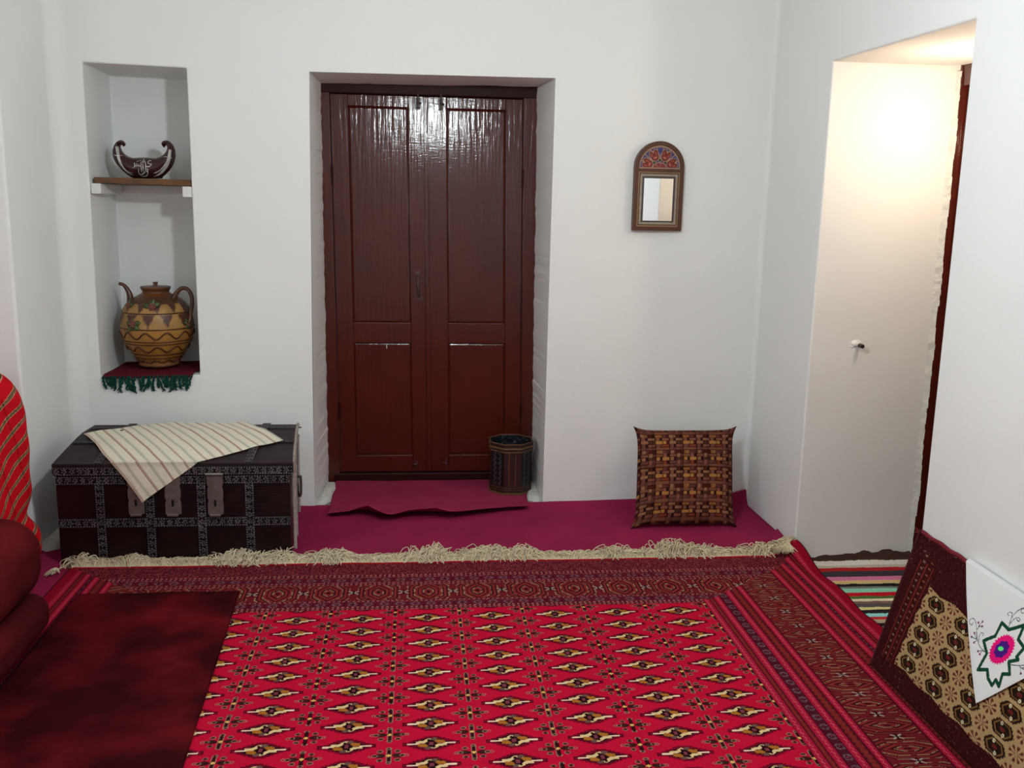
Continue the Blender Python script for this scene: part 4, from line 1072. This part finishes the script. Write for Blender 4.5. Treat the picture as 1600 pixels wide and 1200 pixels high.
# painted tympanum
hw = Wm/2-b_-.001; zc = Hm-Wm/2
s = np.linspace(-hw, hw, 200); t = np.linspace(ztyp, Hm-b_, 120); S, T = np.meshgrid(s, t, indexing='ij')
C = np.empty(S.shape+(3,)); BEI = A(150, 118, 92); C[:] = BEI
rad = np.hypot(S, T-ztyp-.004); ang = np.arctan2(T-ztyp-.004, S)
R0 = hw*1.0
rn_ = rad/R0
base = (rn_ < .95) & (T > ztyp+.006); C[base] = A(52, 52, 104)
seg_ = (ang/(math.pi/9)) % 1; C[base & (np.abs(seg_-.5) > .44) & (rn_ > .66)] = BEI
C[base & (np.hypot((seg_-.5)*.33, rn_-.78) < .055)] = A(40, 44, 76)
def lotus(ca, cr, sc):
    cx_, cz_ = cr*R0*math.cos(ca), ztyp+.004+cr*R0*math.sin(ca)
    ux, uz = math.cos(ca), math.sin(ca); a_ = ((S-cx_)*ux+(T-cz_)*uz)/sc; bb = (-(S-cx_)*uz+(T-cz_)*ux)/sc
    def blob(da, db, ra, rb, col):
        C[base & (((a_-da)/ra)**2+((bb-db)/rb)**2 < 1)] = col
    blob(0, 0, .025, .024, BEI)
    for sg in (1, -1): blob(.010, sg*.011, .020, .0125, BEI)
    blob(-.004, 0, .019, .018, A(96, 28, 22))
    for sg in (1, -1): blob(.010, sg*.0115, .017, .0095, A(86, 22, 18)); blob(.009, sg*.0115, .010, .005, A(140, 52, 36))
    blob(-.006, 0, .010, .010, A(116, 30, 30)); blob(-.008, 0, .004, .009, A(170, 96, 70))
for ca in (.32, 1.12, math.pi-1.12, math.pi-.32): lotus(ca, .60, .00105*1000*.95/1000*1000)
for ca in (.72, math.pi/2, math.pi-.72):
    cx_, cz_ = .36*R0*math.cos(ca), ztyp+.004+.36*R0*math.sin(ca); d = np.abs(S-cx_)+np.abs(T-cz_)
    C[base & (d < .0115)] = BEI; C[base & (d < .0085)] = A(34, 52, 34)
low = base & (np.hypot(S/.034, (T-ztyp-.004)/.026) < 1); C[low] = BEI
C[base & (np.hypot(S/.031, (T-ztyp-.004)/.023) < 1)] = A(120, 40, 40)
C[base & (np.hypot(S/.031, (T-ztyp-.004)/.023) < 1) & (np.abs(np.sin(ang*2.5)) < .16)] = BEI
Cm = ((S[:-1, :-1]**2+(np.maximum(T[:-1, :-1]-zc, 0))**2) < hw*hw)
grid_obj('painted_panel', np.stack([S, np.full(S.shape, yf-.0005), T], -1), INLAY, mr, cols=C, mask=Cm, smooth=False)
# inlaid marquetry border and glass
ix0, ix1, iz0, iz1 = -Wm/2+b_, Wm/2-b_, b_, ztyp-.014
gx0, gx1, gz0, gz1 = ix0+.029, ix1-.029, iz0+.027, iz1-.030
s = np.linspace(ix0, ix1, 300); t = np.linspace(iz0, iz1, 380); S, T = np.meshgrid(s, t, indexing='ij')
e = np.minimum(np.minimum(S-ix0, ix1-S), np.minimum(T-iz0, iz1-T)); C = np.empty(S.shape+(3,)); C[:] = A(134, 104, 72)
C[(e > .0065) & (e < .024)] = A(34, 22, 18)
dg = ((S+T)/.0092) % 1; C[(e > .0105) & (e < .0205) & (dg < .46)] = A(222, 204, 184)
C[(e > .0150) & (e < .0163)] = A(70, 46, 34); C[e > .024] = A(60, 60, 66)
mk = ~((S[:-1, :-1] > gx0) & (S[1:, 1:] < gx1) & (T[:-1, :-1] > gz0) & (T[1:, 1:] < gz1))
grid_obj('marquetry_border', np.stack([S, np.full(S.shape, yf-.001), T], -1), INLAY, mr, cols=C, mask=mk, smooth=False)
mesh_obj('glass', [(gx0-.001, yf+.0, gz0-.001), (gx1+.001, yf+.0, gz0-.001), (gx1+.001, yf+.0, gz1+.001), (gx0-.001, yf+.0, gz1+.001)], [(0, 1, 2, 3)], GLASS, mr)
mr.rotation_euler = (0, 0, YAWM)
mr.location = (MXc, WY-.0045, MZ0)

# ================================================================== BASKET-WEAVE CUSHION
PB = np.array([1.272, 4.170, .008]); lean = math.atan2(.24, .42); S0 = .242
def weave(U_, V_):
    # U_,V_ in metres; repeat .136 x .084, each cell a short strand running across or along
    C = np.empty(U_.shape+(3,)); C[:] = A(52, 18, 14)
    cw, chh = .0340, .0176
    iu = np.floor(U_/cw); iv = np.floor(V_/chh); fu = U_/cw-iu; fv = V_/chh-iv
    pu = iu % 4; pv = iv % 5; hsh = (np.sin(pu*12.9898+pv*78.233)*43758.5453) % 1; h2 = (np.sin(pu*39.3+pv*11.1)*24634.63) % 1
    pal = np.array([A(118, 72, 50), A(134, 82, 44), A(104, 62, 52), A(120, 50, 34), A(140, 96, 66), A(96, 52, 44), A(66, 26, 30), A(128, 74, 58)])
    c = pal[(hsh*8).astype(int) % 8]
    horiz = ((iu+iv) % 2 == 0) | (pv == 2)
    ed = np.where(horiz, (fv > .10) & (fv < .90) & (fu > .02) & (fu < .98), (fu > .12) & (fu < .60) & (fv > .0) & (fv < 1.0))
    c2 = pal[(h2*8).astype(int) % 8]
    C = np.where(ed[..., None], c, C)
    vs_ = (~horiz) & (fu > .66) & (fu < .96) & (fv > .05) & (fv < .95); C[vs_] = np.where((h2 > .5)[..., None], c2, A(40, 16, 26))[vs_]
    C[horiz & ed & (h2 > .6) & (fu > .5)] *= .72
    sh = np.where(horiz, 1-.5*np.abs(fv-.5), 1-.5*np.abs(fu-.5)); C *= sh[..., None]*.92
    dk = (pu == 3) & (pv % 3 == 1); C[dk] = C[dk]*.35
    gl = (pv == 4) & (pu < 2); C[gl & ed] = A(150, 104, 52)
    return C
n = 150; u = np.linspace(-1, 1, n); U, Vv = np.meshgrid(u, u, indexing='ij')
au, av = np.abs(U), np.abs(Vv)
thick = .075*(np.clip(1-au**2.6, 0, 1)*np.clip(1-av**2.6, 0, 1))**.42
pinch_u = 1-.075*(1-av**6)*1.0; pinch_v = 1-.070*(1-au**6)
ear = 1+.03*(au*av)**8
def pillow(sgn):
    xx = U*S0*pinch_u*ear*1.03; yy_ = (Vv*S0*pinch_v*ear)+S0
    wr = .004*fbm(U*5, Vv*5, 17+sgn)*(1-au**8)*(1-av**8)+.003*np.sin(Vv*30)*np.exp(-((U+.86)/.12)**2)
    d_ = sgn*(thick+wr)
    # lean back against the wall
    X = PB[0]+xx+.050*(yy_/(2*S0)-.5); base_y = PB[1]+.075*0; 
    Y = base_y+np.sin(lean)*yy_*1.0+d_*np.cos(lean)*(.9 if sgn > 0 else .9)*(-1)*-1
    Z_ = PB[2]+np.cos(lean)*yy_-d_*np.sin(lean)
    return np.stack([X, Y, Z_], -1)
Pf = pillow(-1); Pb = pillow(1)
PC = weave(U*S0+.30, Vv*S0+.27)
zmin = min(Pf[..., 2].min(), Pb[..., 2].min()); lift = .008-zmin
for Q in (Pf, Pb): Q[..., 2] = np.maximum(Q[..., 2], .006+.002*np.abs(Q[..., 2]-.01))
vF = Pf.reshape(-1, 3); vB = Pb.reshape(-1, 3); idx = np.arange(n*n).reshape(n, n)
q1 = np.stack([idx[:-1, :-1], idx[1:, :-1], idx[1:, 1:], idx[:-1, 1:]], -1).reshape(-1, 4); q2 = q1[:, ::-1]+n*n
me = bpy.data.meshes.new('woven_print_cushion'); me.from_pydata(np.vstack([vF, vB]).tolist(), [], np.vstack([q1, q2]).tolist()); setcol(me, np.vstack([PC.reshape(-1, 3)]*2))
bm = bmesh.new(); bm.from_mesh(me); bmesh.ops.remove_doubles(bm, verts=bm.verts, dist=1e-4); bm.to_mesh(me); bm.free()
cu = finish('woven_print_cushion', me, FABRIC, smooth=True)
tag(cu, 'square brown cushion with a basket-weave print leaning upright against the far wall', 'cushion')

# ================================================================== LEATHER WASTE BASKET
bx, by, bz, br, bh = .487, 4.757, .022, .113, .262
bn = thing('waste_basket', 'dark tooled leather octagonal waste basket beside the brown double door', 'basket', (bx, by, bz))
def octo(r_, z, n=8, off=math.pi/8): return [(bx+r_*math.cos(off+2*math.pi*k/n), by+r_*math.sin(off+2*math.pi*k/n), z) for k in range(n)]
nf_, nz_ = 40, 110
for k in range(8):
    a0 = math.pi/8+2*math.pi*k/8; a1 = a0+2*math.pi/8
    p0 = np.array([math.cos(a0), math.sin(a0)])*br; p1 = np.array([math.cos(a1), math.sin(a1)])*br
    s = np.linspace(0, 1, nf_); t = np.linspace(0, 1, nz_); S, T = np.meshgrid(s, t, indexing='ij')
    X = bx+p0[0]*(1-S)+p1[0]*S; Y = by+p0[1]*(1-S)+p1[1]*S; Z_ = bz+T*bh
    C = np.empty(S.shape+(3,)); mid = A(52, 24, 18); C[:] = mid
    GOLDL = A(120, 88, 56)
    if k % 2 == 0:
        C[(T > .16) & (T < .84)] = A(18, 12, 13)
        tt2 = (T*10) % 1; loop = np.abs(np.hypot((S-.5)*.9, (tt2-.5)*.42)-.22)
        C[(loop < .035) & (T > .17) & (T < .83)] = A(74, 72, 72)
        C[(np.abs(S-.5) < .05) & (T > .17) & (T < .83)] = A(8, 8, 9)
    else:
        C[(T > .16) & (T < .84)] = A(58, 26, 20)
        C[((np.abs(S-.30) < .018) | (np.abs(S-.68) < .018)) & (T > .16) & (T < .84)] = A(108, 66, 40)
        C[(np.abs((T*22) % 1-.5) < .06) & (T > .16) & (T < .84)] *= .6
    for z_ in (.03, .08, .13, .87, .92, .965): C[np.abs(T-z_) < .006] = GOLDL*.8
    grid_obj('side_panel', np.stack([X, Y, Z_], -1), LEATHER, bn, cols=C*.7, smooth=False)
for z0, z1, rr in ((.0, .022, .004), (.845, .905, .004), (.925, 1.0, .006)):
    o1 = octo(br+rr, bz+bh*z0); o2 = octo(br+rr, bz+bh*z1); i1 = octo(br-.004, bz+bh*z0); i2 = octo(br-.004, bz+bh*z1); v = o1+o2+i1+i2; f = []
    for k in range(8):
        j = (k+1) % 8; f += [(k, j, 8+j, 8+k), (16+k, 24+k, 24+j, 16+j), (8+k, 8+j, 24+j, 24+k), (k, 16+k, 16+j, j)]
    mesh_obj('rim_band', v, f, mat('basket_band', tuple(A(44, 22, 18)), rough=.45, spec=.4, var=.15), bn, bevel=.0015)
    if z0 > .8 or z0 == 0:
        for zz_ in (z0, z1):
            q = octo(br+rr+.0006, bz+bh*zz_); q = q+[q[0]]; MB().tube(np.array([[*p] for p in q]), .0011, 5, cap=False).build('stitching', mat('gold_thread', tuple(A(140, 106, 70)), rough=.6, var=.1), bn)
v = octo(br-.006, bz+bh*.985)+octo(br-.012, bz+.012); f = [(k, 8+k, 8+(k+1) % 8, (k+1) % 8) for k in range(8)]+[tuple(range(8, 16))]
mesh_obj('liner', v, f, BIN_IN, bn)
settle(bn)

# ================================================================== CARPET-FACED BACKREST CUSHION AT RIGHT
XB, XT, ZT = 1.495, 1.655, .445; CL = math.hypot(XT-XB, ZT)
cn = np.array([ZT, 0, -(XT-XB)]); cdn = cn@np.array([XB, 0, 0])
def cu_yt(px, py, off=0.): q = hit(px, py, cn, cdn-off*CL); return (float(q[1]), float(math.copysign(math.hypot(q[0]-XB, q[2]), q[2])))
NL = np.array([-ZT, 0, XT-XB])/CL                     # outward normal of the face (towards the room)
def face_pt(y, t, off=0.): 
    return np.stack([XB+(XT-XB)*t/CL+NL[0]*off, y, ZT*t/CL+NL[2]*off], -1)
def back_color(Y, T, S):
    C = np.empty(Y.shape+(3,)); C[:] = A(50, 16, 18)
    r = np.random.default_rng(31).random(Y.shape)
    C[r > .9] = A(80, 34, 30)
    W = 1.15
    e_s = np.minimum(S, W-S)
    for q in (.045, .072, .100): C[(np.abs(e_s-q) < .0022) & (T > .05) & (T < .40)] = A(104, 34, 32)
    dsh = ((T/.022) % 1 < .22); C[(np.abs(e_s-.057) < .005) & dsh & (T > .06) & (T < .44)] = A(112, 84, 76)
    C[(np.abs(e_s-.086) < .005) & (((T/.022)+.5) % 1 < .25) & (T > .06) & (T < .42)] = A(116, 66, 48)
    vn_ = vnoise(Y*90, T*220, 3); C[(vn_ > .90) & ((T < .07) | (T > .35))] = A(92, 66, 62)
    FG = A(160, 134, 92, 1.1)
    gx_ = (2.622-Y)/.1525; gt = (T-.094)/.0535
    # stepped edge of the gold field
    wv = .006*np.abs(((T/.0535) % 1)-.5)*2; wt = .010*np.abs(((gx_) % 1)-.5)*2
    fld = (e_s > .112+wv) & (T > .060+wt) & (T < .345-wt); C[fld] = FG
    def shape(cx_, ct_, f): 
        du = (gx_-cx_); dt = (gt-ct_); du = (du-np.round(du))*.1525; dt = (dt-np.round(dt))*.0535; return f(du, dt)
    du = (gx_-np.round(gx_))*.1525; dt = (gt-np.round(gt))*.0535
    gl = fld & (gt > -.6)
    au_, at_ = np.abs(du), np.abs(dt)
    hexd = np.maximum(at_/.0215, au_/.040*.80+at_/.0215*.45)
    stepn = .06*np.sign(np.sin(au_*700))
    C[gl & (hexd+stepn*.5 < 1.0)] = A(40, 22, 20)
    C[gl & (hexd < .78)] = A(120, 88, 46)
    C[gl & (hexd < .66)] = A(34, 24, 20)
    C[gl & (hexd < .25)] = A(96, 34, 30)
    for sg in (1, -1):
        rr = np.hypot(du-sg*.010*-1, (dt-sg*.0135)); C[gl & (rr < .0055) & (rr > .0022)] = A(206, 196, 160)
    du = (gx_-.5-np.round(gx_-.5))*.1525; dt = (gt-.5-np.round(gt-.5))*.0535; au_, at_ = np.abs(du), np.abs(dt)
    rr = np.hypot(du/.030, dt/.0215); an = np.arctan2(dt/.0215, du/.030)
    C[fld & (rr < 1.0) & (np.abs(np.sin(an*4)) < .50) & (rr > .10)] = A(90, 34, 34)
    C[fld & (rr < .98) & (rr > .66) & (np.abs(np.sin(an*4)) < .75) & (np.abs(np.sin(an*4)) > .3)] = A(96, 40, 38)
    C *= (.88+.24*np.random.default_rng(32).random(Y.shape))[..., None]
    return C
bk = thing('backrest_cushion', 'dark maroon carpet-faced cushion with a gold field leaning on the right wall', 'cushion', (1.6, 2.2, 0))
s = np.linspace(0, 1.15, 560); t = np.linspace(0, CL, 236); S, T = np.meshgrid(s, t, indexing='ij')
Y = 2.80+.135*T*np.clip(1-S/.13, 0, 1)-S
bulge = .012*np.clip(np.sin(S/1.15*math.pi), 0, 1)**.3*np.sin(np.clip(T/CL, 0, 1)*math.pi)**.5
P = face_pt(Y, T, 0)+NL*bulge[..., None]
P[..., 2] += .018*(1-T/CL)
grid_obj('carpet_face', P, PILE, bk, cols=back_color(Y, T, S), flip=True)
# padded back: from face edge to the wall
Yl = 2.80+.135*t; 
v = []; f = []; K = 24; tk = np.linspace(0, CL, K)
for side_, yfun in ((0, lambda tt_: 2.80+.135*tt_), (1, lambda tt_: 2.80-1.15)):
    for tt_ in tk:
        p = face_pt(np.array(yfun(tt_)), np.array(tt_)); x_back = min(RX-.006, p[0]+.012+.10*(1-tt_/CL)+.012)
        v += [(p[0], p[1], p[2]+.014*(1-tt_/CL)), (x_back, p[1], p[2]+.014*(1-tt_/CL))]
h_ = 2*K
for i in range(K-1):
    a_ = 2*i; f += [(a_, a_+1, a_+3, a_+2), (h_+a_, h_+a_+2, h_+a_+3, h_+a_+1), (a_+1, h_+a_+1, h_+a_+3, a_+3)]
f += [(0, h_, h_+1, 1), (2*K-2, 2*K-1, h_+2*K-1, h_+2*K-2)]
BACKM = mat('maroon_backing', tuple(A(62, 18, 22)), rough=.95, var=.15, vscale=60)
mesh_obj('padding', v, f, BACKM, bk)
tp = face_pt(np.array(2.80+.135*CL), np.array(CL)); tp2 = face_pt(np.array(1.65), np.array(CL))
yy = np.linspace(2.80+.135*CL, 1.65, 60)
PIPE = mat('maroon_piping', tuple(A(108, 26, 36)), rough=.95, bump=(200, .5, .003), var=.2, vscale=90)
MB().tube(np.stack([np.full(60, XT+.004), yy, np.full(60, ZT+.003)+.002*np.sin(yy*60)], -1), .007, 8).build('piping', PIPE, bk, smooth=True)
tk = np.linspace(0, CL, 30); MB().tube(np.array([face_pt(np.array(2.80+.135*q), np.array(q)) for q in tk])+np.array([0, 0, .010]), .005, 8).build('piping', BACKM, bk, smooth=True)
mb = MB(); r = np.random.default_rng(3)
for k in range(10): mb.tube([(XT, 2.865, ZT), (XT-.012*r.random(), 2.872+.012*r.random(), ZT+.012*r.normal()*.6)], .0014, 4)
mb.build('corner_tuft', PIPE, bk)
settle(bk)

# ---- white embroidered cloth hanging over it by one corner
def ct(a, b): return cu_yt(1500+a/5.714, 900+b/5.714, .021)
BLc = np.array(cu_yt(1524, 1102, .021)); TLp = np.array(cu_yt(1509, 884, .021)); BRp = np.array(cu_yt(1600, 1062, .021))
ea = (TLp-BLc); ea /= np.linalg.norm(ea); eb = (BRp-BLc); eb /= np.linalg.norm(eb)
Lc = .60; ng = 380
u = np.linspace(0, Lc, ng); U, Vv = np.meshgrid(u, u, indexing='ij')
Yc = BLc[0]+U*ea[0]+Vv*eb[0]; Tc = BLc[1]+U*ea[1]+Vv*eb[1]
# the left edge bows slightly
bow = .012*np.sin(np.clip(U/.42, 0, 1)*math.pi)*np.exp(-Vv/.08)
Yc = Yc+bow*1.3
CLOTH = A(214, 216, 214, 1.15)
C = np.empty(U.shape+(3,)); C[:] = CLOTH
GR = A(12, 60, 38, 1.3); MG = A(206, 14, 104, 1.3); PU = A(62, 20, 110, 1.3); LG = A(90, 232, 120, 1.2); TH = A(84, 96, 90); PK = A(110, 30, 84)
K5 = lambda L: [ct(*q) for q in L]
star = K5([(370, 430), (430, 492), (470, 482), (568, 452), (515, 580), (568, 655), (500, 735), (515, 762), (430, 778), (438, 890), (372, 888), (340, 1000), (312, 940), (278, 990), (245, 930), (240, 850), (155, 850), (235, 705), (205, 590), (310, 550), (335, 500)])
xmin = min(q[0] for q in star)
d = polyd(Yc, Tc, star, True); C[d < .0052] = GR
cc_ = np.array(ct(370, 668)); 
def blobp(n, r1, r2, ph, sx=1., rot=0.):
    return [ct(370+ (r1 if i % 2 == 0 else r2)*math.cos(2*math.pi*i/n+ph)*(1 if True else 1)*sx, 668+(r1 if i % 2 == 0 else r2)*math.sin(2*math.pi*i/n+ph)*1.08) for i in range(n)]
def rotblob(n, ra, rb, spike, tilt, cx_=370, cy_=668):
    out = []
    for i in range(n):
        a_ = 2*math.pi*i/n; k = 1 if i % 2 == 0 else spike; x = ra*k*math.cos(a_); y = rb*k*math.sin(a_)
        out.append(ct(cx_+x*math.cos(tilt)-y*math.sin(tilt), cy_+x*math.sin(tilt)+y*math.cos(tilt)))
    return out
C[inpoly(Yc, Tc, rotblob(56, 155, 100, .87, -.95))] = MG
C[inpoly(Yc, Tc, rotblob(16, 92, 62, .84, -.95, 366, 668))] = PU
C[inpoly(Yc, Tc, rotblob(12, 25, 21, 1., 0, 360, 662))] = LG
lines = [[(432, 465), (450, 400), (490, 340), (545, 302), (600, 300), (650, 330)], [(455, 375), (460, 345), (440, 335), (420, 350), (432, 368)], [(440, 440), (480, 395), (515, 385), (530, 405), (515, 418), (502, 400)],
         [(600, 300), (575, 300), (545, 310), (538, 330), (552, 345), (572, 335)],
         [(215, 690), (170, 640), (145, 560), (140, 470), (130, 410), (105, 390), (82, 405), (80, 435), (100, 448), (112, 425)], [(145, 490), (170, 450), (195, 420)], [(150, 580), (125, 570), (95, 555)], [(148, 582), (118, 605)], [(140, 575), (122, 520)],
         [(162, 600), (165, 550), (185, 520), (202, 525), (198, 545)], [(215, 690), (190, 680), (155, 685)], [(190, 685), (172, 712)], [(165, 465), (158, 428)], [(160, 462), (192, 462)],
         [(440, 805), (500, 812), (570, 810), (640, 800)], [(520, 812), (545, 835), (570, 850), (620, 870)], [(530, 820), (538, 885)], [(545, 835), (600, 830)]]
for L in lines:
    q = [tuple(p) for p in smooth_path(K5(L), 4)] if len(L) > 2 else K5(L)
    dd_ = polyd(Yc, Tc, q); C[dd_ < .0012] = TH
for q in ((195, 420), (192, 462), (158, 428), (95, 555), (118, 605), (122, 520), (155, 685), (172, 712), (538, 885)):
    c_ = ct(*q); C[np.hypot(Yc-c_[0], Tc-c_[1]) < .0036] = PK
hem = np.minimum(U, Vv); C[(hem > .006) & (hem < .0072)] *= .9
over = Tc-(CL+.004)
off = .0185+.003*fbm(U*9, Vv*9, 4)*1.0+.004*np.sin((U-Vv)*26)*np.clip((.35-Tc)*3, 0, 1)*.5
P = face_pt(Yc, np.minimum(Tc, CL+.004), 0)+NL*off[..., None]
ov = over > 0
P[..., 0] = np.where(ov, np.minimum(XT+.004-.004+NL[0]*.0185+over, RX-.006), P[..., 0]); P[..., 2] = np.where(ov, ZT+.0145+.004*np.exp(-over*40)+np.clip(over-.03, 0, 1)*0, P[..., 2])
P[..., 2] = np.where(~ov, P[..., 2]+.004, P[..., 2])
mk = ~(over[:-1, :-1] > .034)
wc = grid_obj('embroidered_cloth', P, mat('white_cotton', attr=True, rough=.9, spec=.15, bump=(900, .2, .0006), bump2=(12, .25, .006)), cols=C, mask=mk, solid=.0012, flip=True)
tag(wc, 'white cloth embroidered with a magenta and green flower draped over the maroon cushion', 'cloth')

# ================================================================== NAIL IN THE CHEEK OF THE SIDE DOORWAY
q = onY(1342, 539, 3.908)
nl = thing('wall_peg', 'short dark metal peg set in a lump of plaster beside the side doorway', 'peg', (float(q[0]), 3.91, float(q[2])))
x, z = float(q[0]), float(q[2])
mb = MB().tube([(x, 3.915, z), (x+.002, 3.875, z-.002)], .009, 14)
mb.build('peg', DARK_STEEL, nl, bevel=.001)
mb = MB(); mb.sphere(x-.012, 3.912, z+.006, .026, .012, .017, n=16, m=10); mb.sphere(x-.030, 3.914, z-.008, .020, .008, .008)
mb.build('plaster_lump', PLASTER, nl, smooth=True)
settle(nl)
